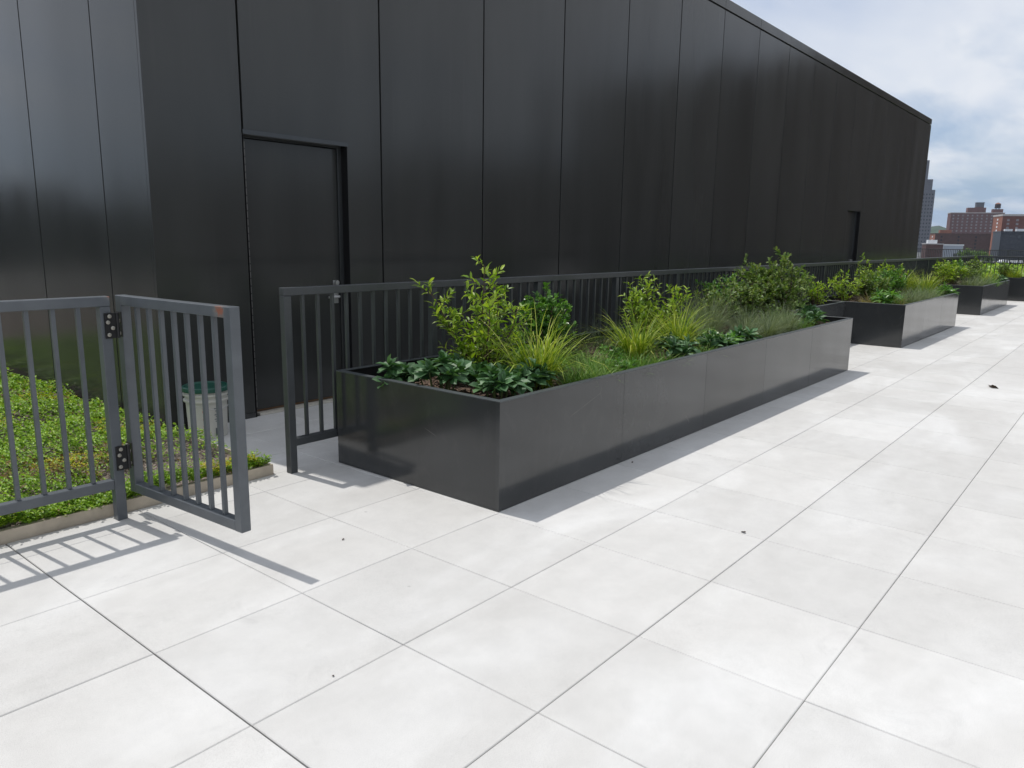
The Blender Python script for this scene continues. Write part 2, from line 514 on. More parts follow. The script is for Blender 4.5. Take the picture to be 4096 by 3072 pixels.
M['trunk'] = mat_simple('tree_trunk', (0.07, 0.055, 0.045), 0.9, 0.2, scale=3)
M['city_ground'] = mat_simple('city_ground_mix', (0.11, 0.115, 0.115), 0.9, 0.2, var=0.4, scale=0.03)
M['hill'] = mat_simple('wooded_hill', (0.045, 0.075, 0.045), 0.95, 0.1, var=0.5, scale=0.02)
M['roof_slab'] = mat_simple('roof_ballast', (0.11, 0.105, 0.10), 0.85, 0.2, scale=1.2)
M['tyre'] = mat_simple('tyre_rubber', (0.02, 0.02, 0.02), 0.8, 0.2)
M['glass_dark'] = mat_simple('dark_glass', (0.02, 0.025, 0.03), 0.1, 0.6)
M['grey_block'] = mat_brick('grey_block', (0.055, 0.058, 0.064), (0.07, 0.07, 0.075))
M['brown_block'] = mat_brick('brown_block', (0.10, 0.078, 0.062), (0.12, 0.10, 0.085))

S = 0.61                                    # paver module
WY = 1.63                                   # wall plane
WX = 1.465                                  # wall corner
XE = 24.4                                   # wall end


# ------------------------------------------------------------------ setting: ground, slab, paving
def build_ground():
    g = MB()
    g.add([(-4500, -6000, -9), (8000, -6000, -9), (8000, 6000, -9), (-4500, 6000, -9)], [(0, 1, 2, 3)])
    tag(g.build('city_ground', M['city_ground']), kind='structure')
    s = MB()
    s.box(-9, 61.0, -16.2, 30, -9.0, -0.034)
    tag(s.build('roof_slab', M['roof_slab']), kind='structure')
    # hill on the horizon
    h = MB()
    n, mrow = 60, 8
    P = []
    for j in range(mrow + 1):
        for i in range(n + 1):
            a = math.radians(-4 + 40 * i / n)
            t = j / mrow
            d = 2350 + 700 * t
            hh = (34 + 12 * math.sin(i * 0.33) + 9 * math.sin(i * 0.9 + 1) + 5 * math.sin(i * 2.3)) * math.sin(math.pi * min(1, t * 1.05)) * 1.25
            P.append((d * math.cos(a), d * math.sin(a), -9.2 + max(0, hh)))
    F = []
    for j in range(mrow):
        for i in range(n):
            a = j * (n + 1) + i
            F.append((a, a + n + 1, a + n + 2, a + 1))
    h.add(P, F)
    tag(h.build('hills', M['hill'], smooth=True), kind='structure')


build_ground()


def build_paving():
    mb = MB()
    r = random.Random(3)
    g = 0.0012
    for i in range(-12, 41):
        for j in range(-26, 3):
            gx = {0: 0.0028}
            gy = {-4: 0.0014}
            x0, x1 = i * S + gx.get(i, g), (i + 1) * S - gx.get(i + 1, g)
            y0, y1 = j * S + gy.get(j, g), (j + 1) * S - gy.get(j + 1, g)
            if y0 > WY - 0.02: continue
            y1 = min(y1, WY + 0.03)
            if y1 > 0.262 and x0 < 1.44:
                if y0 > 0.25 and x1 < 1.44: continue
                if y0 > 0.25: x0 = 1.447
                elif x1 < 1.44: y1 = 0.243
                else:
                    # corner paver cut round the green roof edging
                    y1c = 0.243
                    mb_paver(mb, x0, x1, y0, y1c, r)
                    mb_paver(mb, 1.447, x1, y1c, y1, r)
                    continue
            mb_paver(mb, x0, x1, y0, y1, r)
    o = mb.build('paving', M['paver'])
    tag(o, kind='structure')
    b = MB()
    b.add([(-7.4, -15.9, -0.014), (25.0, -15.9, -0.014), (25.0, WY + 0.2, -0.014), (-7.4, WY + 0.2, -0.014)], [(0, 1, 2, 3)])
    tag(b.build('paving_bed', M['joint']), kind='structure')


def mb_paver(mb, x0, x1, y0, y1, r):
    if x1 - x0 < 0.02 or y1 - y0 < 0.02: return
    b = 0.0028
    z = [r.uniform(-0.0009, 0.0009) for _ in range(4)]
    c = [(x0, y0), (x1, y0), (x1, y1), (x0, y1)]
    ci = [(x0 + b, y0 + b), (x1 - b, y0 + b), (x1 - b, y1 - b), (x0 + b, y1 - b)]
    vs = [(x, y, -0.03) for x, y in c] + [(x, y, z[k] - b) for k, (x, y) in enumerate(c)] + [(x, y, z[k]) for k, (x, y) in enumerate(ci)]
    fs = [(8, 9, 10, 11)]
    for k in range(4):
        k2 = (k + 1) % 4
        fs.append((k, k2, k2 + 4, k + 4))
        fs.append((k + 4, k2 + 4, k2 + 8, k + 8))
    mb.add(vs, fs)


build_paving()


# ------------------------------------------------------------------ the dark metal building
def build_penthouse():
    root = empty('metal_clad_building', (WX, WY, 0), 0,
                 'long windowless rooftop building clad in tall dark metal panels', 'building')
    r = random.Random(5)
    ZT = 4.832
    ZB = 0.045
    gp = 0.0085
    T = 0.035
    wl = MB()
    ox, oy = WX, WY

    def L(poly):
        return [(x - ox, z) for x, z in poly]
    doors = [(2.195, 3.17, 2.216), (17.24, 18.24, 2.205)]
    js = [WX] + [2.207 - 0.012 + 1.3505 * k for k in range(0, 17)]
    js = [j for j in js if j < XE - 0.3] + [XE]
    for a, b in zip(js[:-1], js[1:]):
        x0, x1 = a + (gp if a > WX else 0), b - gp
        dr = [d for d in doors if d[0] < x1 - 0.05 and d[1] > x0 + 0.05]
        if dr:
            d0, d1, dz = dr[0]
            if d0 <= x0 + 0.02:
                poly = [(d1, ZB), (x1, ZB), (x1, ZT), (x0, ZT), (x0, dz), (d1, dz)]
            else:
                poly = [(x0, ZB), (d0, ZB), (d0, dz), (d1, dz), (d1, ZB), (x1, ZB), (x1, ZT), (x0, ZT)]
        else:
            poly = [(x0, ZB), (x1, ZB), (x1, ZT), (x0, ZT)]
        e = r.uniform(-0.001, 0.001)
        wl.prism_xz(L(poly), e, T)
    # short face round the corner, panels along +Y
    ys = [0.0] + [2.351 - WY + 1.322 * k for k in range(0, 9)]
    for a, b in zip(ys[:-1], ys[1:]):
        y0, y1 = a + (gp if a > 0 else T + 0.001), b - gp
        e = r.uniform(-0.001, 0.001)
        wl.box(e, T, y0, y1, ZB, ZT)
    # far end
    wl.box(XE - ox - T, XE - ox - 0.001, T + 0.001, 12, ZB, ZT)
    wl.build('wall', M['wall'], root, bevel=0.0015)
    # coping band
    cp = MB()
    for a, b in zip(js[:-1], js[1:]):
        cp.box(a - ox + (0.003 if a > WX else -0.004), b - ox - 0.003, -0.004, 0.30, ZT + 0.022, 5.0)
    for a, b in zip(ys[:-1], ys[1:]):
        cp.box(-0.004, 0.30, max(a, 0.302), b - 0.003, ZT + 0.022, 5.0)
    cp.build('coping', M['wall'], root, bevel=0.0025)
    # core behind the panels, with the two door recesses left open
    co = MB()
    y0, y1 = T + 0.004, 12.6
    xs = [(WX + T + 0.004, doors[0][0] - 0.004, 0), (doors[0][1] + 0.004, doors[1][0] - 0.004, 0), (doors[1][1] + 0.004, XE - T - 0.006, 0)]
    for a, b, z in xs:
        co.box(a - ox, b - ox, y0, y1, 0.0, 4.96)
    for d in doors:
        co.box(d[0] - 0.004 - ox, d[1] + 0.004 - ox, y0 + 0.002, y1 - 0.002, d[2] + 0.004, 4.955)
        co.box(d[0] - 0.004 - ox, d[1] + 0.004 - ox, 0.24, y1 - 0.004, 0.0, d[2] + 0.003)
    co.build('wall_core', M['wall_core'], root)
    fl = MB()
    fl.box(0.0, doors[0][0] - ox, 0.006, T, 0.0, 0.042)
    fl.box(doors[0][1] - ox, doors[1][0] - ox, 0.006, T, 0.0, 0.042)
    fl.build('base_flashing', M['planter'], root)
    # doors
    for k, (d0, d1, dz) in enumerate(doors):
        w = d1 - d0
        dr = MB()
        dr.box(0.062, w - 0.045, 0.10, 0.145, 0.035, dz - 0.055)
        de = dr.build('door', M['wall'], root, loc=(d0 - ox, 0, 0), bevel=0.002)
        if k == 0: de['label'] = 'flush dark metal door with lever handle'
        fr = MB()
        fr.box(0.0, 0.049, 0.083, 0.235, 0.0, dz - 0.002)
        fr.box(w - 0.04, w, 0.083, 0.235, 0.0, dz - 0.002)
        fr.box(0.05, w - 0.041, 0.083, 0.235, dz - 0.049, dz - 0.002)
        fr.build('door_frame', M['planter'], de, bevel=0.002)
        cap = MB()
        cap.box(-0.006, w + 0.006, -0.012, 0.08, dz - 0.026, dz - 0.001)
        cap.box(-0.006, w + 0.006, -0.012, -0.008, dz - 0.036, dz - 0.026)
        cap.build('drip_cap', M['planter'], de)
        # metal lining of the recess
        li = MB()
        li.box(0.0, 0.004, 0.0005, 0.082, 0.0, dz - 0.044)
        li.box(w - 0.004, w, 0.0005, 0.082, 0.0, dz - 0.044)
        li.build('reveal', M['reveal'], de)
        th = MB()
        th.box(0.05, w - 0.041, 0.03, 0.15, 0.0, 0.018)
        th.build('threshold', M['threshold'], de)
        sw = MB()
        sw.box(0.058, w - 0.048, 0.092, 0.0995, 0.022, 0.036)  # dark brown strip in the gap between door and threshold
        sw.build('gap_strip', M['gap_brown'], de)
        hg = MB()
        for q in range(36):
            hg.box(0.0525, 0.0585, 0.079, 0.099, 0.06 + q * 0.058, 0.06 + q * 0.058 + 0.048)
        hg.build('hinge', M['old_steel'], de)
        hd = MB()
        hd.box(w - 0.115, w - 0.065, 0.092, 0.0995, 0.86, 1.06)
        hd.tube([(w - 0.09, 0.092, 0.92), (w - 0.09, 0.045, 0.92), (w - 0.10, 0.038, 0.92), (w - 0.21, 0.038, 0.92)], [0.011, 0.011, 0.010, 0.009], 10)
        hd.tube([(w - 0.09, 0.092, 1.04), (w - 0.09, 0.065, 1.04)], [0.022, 0.020], 14)
        hd.build('handle', M['steel'], de)


build_penthouse()


# ------------------------------------------------------------------ railings and gate
RZ = 1.137
BAL = 0.110


def railing(name, origin, ang, length, posts, label, cat, group=None, mat=None, first_bal=0.055, bw=0.019):
    """straight railing along its own +X, made of rails, posts and balusters"""
    root = empty(name, (origin[0], origin[1], 0), ang, label, cat, group)
    mt = mat or M['rail']
    t = MB(); t.box(0, length, -0.026, 0.026, RZ - 0.048, RZ)
    t.build('top_rail', mt, root, bevel=0.003)
    b = MB()
    ps = sorted(posts)
    for p, q in zip(ps[:-1], ps[1:]):
        b.box(p + 0.0255, q - 0.0255, -0.0225, 0.0225, 0.168, 0.216)
    b.build('bottom_rail', mt, root, bevel=0.003)
    pm = MB(); pm.box(-0.025, 0.025, -0.025, 0.025, 0.0, RZ - 0.0485)
    first = None
    for p in ps:
        if first is None:
            o = pm.build('post', mt, root, loc=(p, 0, 0), bevel=0.003); first = o
        else:
            o = first.copy(); COL.objects.link(o); o.location = (p, 0, 0)
    xs = []
    x = first_bal
    while x < length:
        if all(abs(x - p) > 0.045 for p in ps): xs.append(x)
        x += BAL
    bm_ = MB(); bm_.box(-bw / 2, bw / 2, -bw / 2, bw / 2, 0.2165, RZ - 0.0485)
    first = None
    for x in xs[:100]:
        if first is None:
            first = bm_.build('baluster', mt, root, loc=(x, 0, 0))
        else:
            o = first.copy(); COL.objects.link(o); o.location = (x, 0, 0)
    if len(xs) > 100:
        rest = MB()
        for x in xs[100:]:
            rest.box(x - bw / 2, x + bw / 2, -bw / 2, bw / 2, 0.2165, RZ - 0.0485)
        ro = rest.build('baluster', mt, root)
        ro['kind'] = 'stuff'
    return root


def build_railings():
    railing('railing', (0.522, 0.174), math.pi, 4.6, [0.025, 1.255, 2.485, 3.715, 4.575],
            'short grey steel railing in front of the sedum bed, gate hinged to its end post', 'railing', 'steel railings',
            mat=M['rail_primer'], first_bal=0.142)
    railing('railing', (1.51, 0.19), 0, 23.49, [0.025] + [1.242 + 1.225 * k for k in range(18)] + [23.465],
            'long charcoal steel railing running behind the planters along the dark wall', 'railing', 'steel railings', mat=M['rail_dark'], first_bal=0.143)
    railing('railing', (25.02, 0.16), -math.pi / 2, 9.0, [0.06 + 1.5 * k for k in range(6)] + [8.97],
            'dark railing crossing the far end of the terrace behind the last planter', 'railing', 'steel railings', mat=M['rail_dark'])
    railing('railing', (60.2, 9.4), -math.pi / 2, 22, [0.03 + 2.9 * k for k in range(8)] + [21.97],
            'farthest dark railing at the roof edge beyond the second green roof', 'railing', 'steel railings', mat=M['rail_dark'], bw=0.03)


build_railings()


def build_gate():
    gx, gy = 0.601, 0.222
    ang = math.atan2(-0.998, 0.066)
    root = empty('gate', (gx, gy, 0), ang, 'grey steel gate swung open towards the paving, orange primer showing at its top corner', 'gate')
    Lg = 0.955
    z0, z1 = 0.118, RZ
    f = MB()
    f.box(0, 0.05, -0.025, 0.025, z0, z1)
    f.box(Lg - 0.05, Lg, -0.025, 0.025, z0, z1)
    f.box(0.0505, Lg - 0.0505, -0.0245, 0.0245, z1 - 0.049, z1 - 0.0006)
    f.box(0.0505, Lg - 0.0505, -0.0245, 0.0245, z0 + 0.0006, z0 + 0.049)
    f.build('gate_frame', M['gate'], root, bevel=0.0025)
    bm_ = MB(); bm_.box(-0.0095, 0.0095, -0.0095, 0.0095, z0 + 0.0495, z1 - 0.0495)
    first = None
    for k in range(7):
        x = 0.05 + (Lg - 0.1) / 8 * (k + 1)
        if first is None: first = bm_.build('baluster', M['rail'], root, loc=(x, 0, 0))
        else:
            o = first.copy(); COL.objects.link(o); o.location = (x, 0, 0)
    # hinges: one leaf on the gate's left face, the other on the front of the fixed post, built in world axes
    Rw = Matrix.Rotation(-ang, 4, 'Z') @ Matrix.Translation((-gx, -gy, 0))
    fb = None
    for zc in (0.995, 0.325):
        h = MB()
        hz = 0.062
        h.box(0.487, 0.538, 0.1425, 0.1485, zc - hz, zc + hz, M=Rw)              # leaf on the post
        h.box(0.002, 0.056, -0.0315, -0.0255, zc - hz, zc + hz)                  # leaf on the gate
        h.tube([Rw @ Vector((0.5485, 0.147, zc - hz)), Rw @ Vector((0.5485, 0.147, zc + hz))], [0.009, 0.009], 12)
        ho = h.build('hinge', M['hinge'], root)
        for (u, w) in ((0.510, 0.046), (0.501, 0.017), (0.522, -0.012), (0.503, -0.044)):
            b = MB()
            b.tube([Rw @ Vector((u, 0.1422, zc + w)), Rw @ Vector((u, 0.1365, zc + w)), Rw @ Vector((u, 0.1345, zc + w))], [0.0098, 0.0098, 0.006], 8)
            b.build('bolt', M['bolt'], ho)
        for (u, w) in ((0.016, 0.046), (0.040, 0.016), (0.020, -0.013), (0.042, -0.044)):
            b = MB()
            b.tube([(u, -0.0318, zc + w), (u, -0.0375, zc + w), (u, -0.0395, zc + w)], [0.0098, 0.0098, 0.006], 8)
            b.build('bolt', M['bolt'], ho)


build_gate()


# ------------------------------------------------------------------ planters
def planter(x0, x1, y0, y1, label, seams_x=(), seams_y=()):
    H = 0.607
    root = empty('planter', (x0, y0, 0), 0, label, 'planter', 'charcoal metal planters')
    W, D = x1 - x0, y1 - y0
    t = 0.028
    b = MB()
    g = 0.0012

    def runs(a, bnd, seams):
        e = [a] + list(seams) + [bnd]
        return list(zip(e[:-1], e[1:]))
    for a, c in runs(0, W, [s - x0 for s in seams_x]):
        b.box(a + (g if a > 0 else 0), c - (g if c < W else 0), 0, t, 0.004, H - 0.006)
        b.box(a + (g if a > 0 else 0), c - (g if c < W else 0), D - t, D, 0.004, H - 0.006)
    for a, c in runs(t, D - t, [s - y0 for s in seams_y]):
        b.box(0, t - 0.002, a + 0.0003, c - (g if c < D - t else 0.0003), 0.004, H - 0.006)
        b.box(W - t + 0.002, W, a + 0.0003, c - (g if c < D - t else 0.0003), 0.004, H - 0.006)
    b.build('planter_wall', M['planter'], root)
    li = MB()
    for bx in ((t + 0.0005, W - t - 0.0005, t + 0.0005, t + 0.004), (t + 0.0005, W - t - 0.0005, D - t - 0.004, D - t - 0.0005)):
        li.box(bx[0], bx[1], bx[2], bx[3], 0.01, H - 0.008)
    li.build('liner', M['wall_core'], root)
    r = MB()
    o = 0.0015
    lp = 0.038
    r.box(-o, W + o, -o, lp, H - 0.006, H)
    r.box(-o, W + o, D - lp, D + o, H - 0.006, H)
    r.box(-o, lp, lp + 0.0003, D - lp - 0.0003, H - 0.006, H)
    r.box(W - lp, W + o, lp + 0.0003, D - lp - 0.0003, H - 0.006, H)
    r.build('rim', M['planter_rim'], root, bevel=0.001)
    s = MB()
    nx, ny = max(8, int(W / 0.05)), max(8, int(D / 0.05))
    rr = random.Random(int(x0 * 10))
    P = []
    for j in range(ny + 1):
        for i in range(nx + 1):
            x = t + 0.006 + (W - 2 * t - 0.012) * i / nx; y = t + 0.006 + (D - 2 * t - 0.012) * j / ny
            z = 0.525 + 0.012 * math.sin(x * 5.1 + y * 3) + 0.010 * math.sin(y * 9 - x * 2.2) + rr.uniform(-0.006, 0.006)
            P.append((x, y, z))
    F = [(j * (nx + 1) + i, j * (nx + 1) + i + 1, (j + 1) * (nx + 1) + i + 1, (j + 1) * (nx + 1) + i) for j in range(ny) for i in range(nx)]
    s.add(P, F)
    # loose bark chips on the soil
    for _ in range(int(W * D * 260)):
        x = rr.uniform(t + 0.03, W - t - 0.03); y = rr.uniform(t + 0.03, D - t - 0.03)
        z = 0.537 + 0.012 * math.sin(x * 5.1 + y * 3) + 0.010 * math.sin(y * 9 - x * 2.2)
        a = rr.uniform(0, 6.28); l = rr.uniform(0.008, 0.022); w = rr.uniform(0.004, 0.009)
        MX = Matrix.Translation((x, y, z)) @ Matrix.Rotation(a, 4, 'Z') @ Matrix.Rotation(rr.uniform(-.5, .5), 4, 'Y')
        s.box(-l, l, -w, w, -0.003, 0.003, M=MX)
    s.build('soil', M['mulch'], root)
    return root


planter(1.855, 8.05, -1.215, 0.147, 'longest charcoal metal planter, its near end facing the open gate', [3.095, 4.30, 5.49, 6.70], [])
planter(10.59, 14.49, -1.2, 0.147, 'second charcoal planter along the railing, behind the longest one', [11.85, 13.1])
planter(8.062, 10.578, -0.40, 0.147, 'narrow charcoal planter linking the longest and the second one along the railing', [9.3], [])
planter(17.36, 21.25, -1.17, 0.147, 'third charcoal planter in the row, before the crosswise one', [18.6, 19.9])
planter(22.95, 24.15, -9.0, -0.55, 'charcoal planter set crosswise at the far end of the terrace', [], [-6.9, -4.8, -2.7])


# ------------------------------------------------------------------ plants (numpy batches of leaves and blades)
def norm(a):
    return a / np.maximum(1e-9, np.linalg.norm(a, axis=-1, keepdims=True))


def leaves(mb, base, d, L, W, curl=0.25, fold=0.18, up=None, wide=0.42):
    """N folded, curved leaves: base (N,3), direction (N,3), length (N), width (N)"""
    n = len(base)
    d = norm(d)
    if up is None: up = np.tile(np.array([0, 0, 1.0]), (n, 1)) + rng.normal(0, 0.35, (n, 3))
    side = norm(np.cross(d, up))
    nr = np.cross(side, d)
    L = np.asarray(L)[:, None]; W = np.asarray(W)[:, None]
    rows = []
    for t, w in ((0.0, 0.0), (wide * 0.62, 0.86), (wide + 0.25, 0.92), (1.0, 0.0)):
        c = base + d * L * t - nr * L * curl * t * t + nr * 0
        if w == 0: rows.append([c])
        else: rows.append([c - side * W * w * 0.5 + nr * W * fold, c, c + side * W * w * 0.5 + nr * W * fold])
    V = np.stack([rows[0][0], *rows[1], *rows[2], rows[3][0]], axis=1)      # N,8,3
    V = V.reshape(-1, 3)
    idx = np.arange(n)[:, None] * 8
    q = np.concatenate([idx + np.array([[1, 2, 5, 4]]), idx + np.array([[2, 3, 6, 5]])])
    t = np.concatenate([idx + np.array([[0, 2, 1]]), idx + np.array([[0, 3, 2]]), idx + np.array([[4, 5, 7]]), idx + np.array([[5, 6, 7]])])
    b = len(mb.v)
    mb.v.extend(map(tuple, V.tolist()))
    for f in (q, t):
        for k in f.tolist():
            mb.f.append(tuple(i + b for i in k)); mb.mi.append(0)


def blades(mb, base, az, lean, L, W, droop, segs=6, twist=None):
    """N arching grass blades"""
    n = len(base)
    hd = np.stack([np.cos(az), np.sin(az), np.zeros(n)], axis=1)
    side = np.stack([-np.sin(az), np.cos(az), np.zeros(n)], axis=1)
    if twist is not None:
        side = norm(side + hd * twist[:, None])
    rows = []
    pos = base.copy()
    a = lean.copy()                                    # angle from vertical
    for i in range(segs + 1):
        t = i / segs
        w = W * (1 - t) ** 0.6 * (0.55 + 0.45 * min(1, t * 5)) * 0.5
        if i == segs: w = W * 0.02
        rows.append(np.stack([pos - side * w[:, None], pos + side * w[:, None]], axis=1))
        dirv = hd * np.sin(a)[:, None] + np.array([0, 0, 1.0]) * np.cos(a)[:, None]
        pos = pos + dirv * (L / segs)[:, None]
        a = a + droop / segs * (0.35 + 1.3 * t)
    V = np.stack(rows, axis=1).reshape(-1, 3)
    k = (segs + 1) * 2
    idx = np.arange(n)[:, None] * k
    F = np.concatenate([idx + np.array([[2 * i, 2 * i + 1, 2 * i + 3, 2 * i + 2]]) for i in range(segs)])
    mb.arr(V, F)


def grass(name, loc, h, w, n, bw, mat, label, group, droop=(0.9, 2.0), lean=(0.05, 0.6), straw=0.0, root_r=0.35):
    mb = MB()
    r = root_r * w
    th = rng.uniform(0, 2 * np.pi, n); rr = np.sqrt(rng.uniform(0, 1, n)) * r
    base = np.stack([rr * np.cos(th), rr * np.sin(th), np.full(n, -0.015)], axis=1)
    az = th + rng.normal(0, 1.0, n)
    ln = rng.uniform(lean[0], lean[1], n)
    L = h * rng.uniform(0.4, 1.28, n)
    blades(mb, base, az, ln, L, bw * rng.uniform(0.6, 1.25, n), rng.uniform(droop[0], droop[1], n), 6, rng.normal(0, 0.6, n))
    o = mb.build(name, mat, loc=loc)
    tag(o, label, 'ornamental grass', group)
    return o


def branch_path(p, d, L, n=4, wob=0.22, upb=0.15):
    pts = [Vector(p)]
    d = Vector(d).normalized()
    for i in range(n):
        d = (d + Vector((random.gauss(0, wob), random.gauss(0, wob), random.gauss(0, wob) * 0.6 + upb))).normalized()
        pts.append(pts[-1] + d * (L / n))
    return pts


def shrub(name, loc, h, w, mat, label, group, leaf=(0.05, 0.017), stems=5, twigs=9, per=9, density=1.0, round_leaf=False,
          curl=0.25, bark='bark', top_spire=0.0, crown_low=0.12, spread=1.0):
    root = empty(name, loc, 0, label, 'shrub', group)
    st = MB()
    lf = MB()
    B = []; D = []
    for s in range(stems):
        a = 2 * math.pi * s / stems + random.uniform(-0.5, 0.5)
        tilt = random.uniform(0.15, 0.75) * spread if s else 0.08
        hh = h * (random.uniform(0.62, 0.9) if s else 1.0 + top_spire)
        d = Vector((math.cos(a) * tilt, math.sin(a) * tilt, 1))
        Ls = hh / d.normalized().z * 0.98
        if tilt > 0.2: Ls = min(Ls, w / max(0.15, (tilt / math.sqrt(1 + tilt * tilt))))
        pts = branch_path((math.cos(a) * 0.02, math.sin(a) * 0.02, -0.02), d, Ls, 6, 0.10, 0.10)
        st.tube(pts, [0.006 * (1 - i / 7.5) + 0.0012 for i in range(len(pts))], 5)
        nt_ = max(3, int(twigs * Ls / max(0.2, h)))
        for t in range(nt_):
            u = crown_low + (1 - crown_low) * (t + random.random()) / nt_
            f = u * (len(pts) - 1); i = min(int(f), len(pts) - 2)
            p = pts[i].lerp(pts[i + 1], f - i)
            a2 = t * 2.4 + random.uniform(-0.6, 0.6)
            Lt = w * random.uniform(0.35, 0.85) * (1.15 - 0.75 * u)
            dd = Vector((math.cos(a2), math.sin(a2), random.uniform(0.15, 0.9)))
            tp = branch_path(p, dd, Lt, 4, 0.2, 0.12)
            st.tube(tp, [0.0028, 0.0024, 0.002, 0.0015, 0.001], 4, cap=False)
            k = max(4, int(per * density * (0.6 + Lt / max(0.05, w))))
            for q in range(k):
                v = 0.15 + 0.85 * (q + random.random() * 0.6) / k
                f2 = min(v, 0.999) * (len(tp) - 1); i2 = int(f2)
                pp = tp[i2].lerp(tp[i2 + 1], f2 - i2)
                axis = (tp[i2 + 1] - tp[i2]).normalized()
                ph = q * 2.4 + random.uniform(-0.5, 0.5)
                o1 = axis.orthogonal().normalized(); o2 = axis.cross(o1)
                ld = axis * random.uniform(0.4, 1.0) + (o1 * math.cos(ph) + o2 * math.sin(ph)) * random.uniform(0.5, 1.0) + Vector((0, 0, 0.25))
                B.append(pp); D.append(ld)
        # leader leaves
        for q in range(int(6 * density)):
            v = 0.6 + 0.4 * q / 6
            f2 = min(v, 0.999) * (len(pts) - 1); i2 = int(f2)
            pp = pts[i2].lerp(pts[i2 + 1], f2 - i2)
            ph = q * 2.4
            B.append(pp); D.append(Vector((math.cos(ph), math.sin(ph), 1.0)))
    B = np.array([tuple(b) for b in B]); D = np.array([tuple(b) for b in D])
    n = len(B)
    sc = rng.uniform(0.65, 1.25, n)
    leaves(lf, B, D, leaf[0] * sc, leaf[1] * sc, curl * 1.0, 0.16, wide=0.5 if round_leaf else 0.4)
    st.build('stem', M[bark], root)
    lf.build('foliage', mat, root)
    return root


def rosette_clump(name, loc, h, w, mat, label, group, heads=7, per=11, leaf=(0.085, 0.038)):
    """low clump of broad leaves in several rosettes on short stalks"""
    root = empty(name, loc, 0, label, 'perennial', group)
    lf = MB(); st = MB()
    B = []; D = []; Ls = []
    for s in range(heads):
        a = 2.4 * s + random.uniform(-0.3, 0.3)
        rad = w * math.sqrt((s + 0.3) / heads) * 0.85
        hh = h * random.uniform(0.35, 0.75) * (1.1 - 0.4 * rad / w)
        top = Vector((rad * math.cos(a), rad * math.sin(a), hh))
        st.tube([(top.x * 0.6, top.y * 0.6, -0.02), (top.x * 0.85, top.y * 0.85, hh * 0.5), top], [0.006, 0.005, 0.004], 5)
        for ring, (cnt, el, ll) in enumerate(((per // 2, 0.15, 1.15), (per // 2, 0.55, 1.0), (4, 1.15, 0.72))):
            for q in range(cnt):
                ph = 2 * math.pi * q / cnt + ring * 0.5 + random.uniform(-0.3, 0.3)
                e = el + random.uniform(-0.25, 0.25)
                B.append(top + Vector((0, 0, -0.018 + 0.010 * ring)))
                D.append(Vector((math.cos(ph) * math.cos(e), math.sin(ph) * math.cos(e), math.sin(e))))
                Ls.append(ll * random.uniform(0.8, 1.2))
    B = np.array([tuple(b) for b in B]); D = np.array([tuple(b) for b in D]); Ls = np.array(Ls)
    leaves(lf, B, D, leaf[0] * Ls, leaf[1] * Ls * rng.uniform(0.85, 1.15, len(Ls)), 0.32, 0.14, wide=0.5)
    st.build('stem', M['bark_green'], root)
    lf.build('foliage', mat, root)
    return root


SZ = 0.528


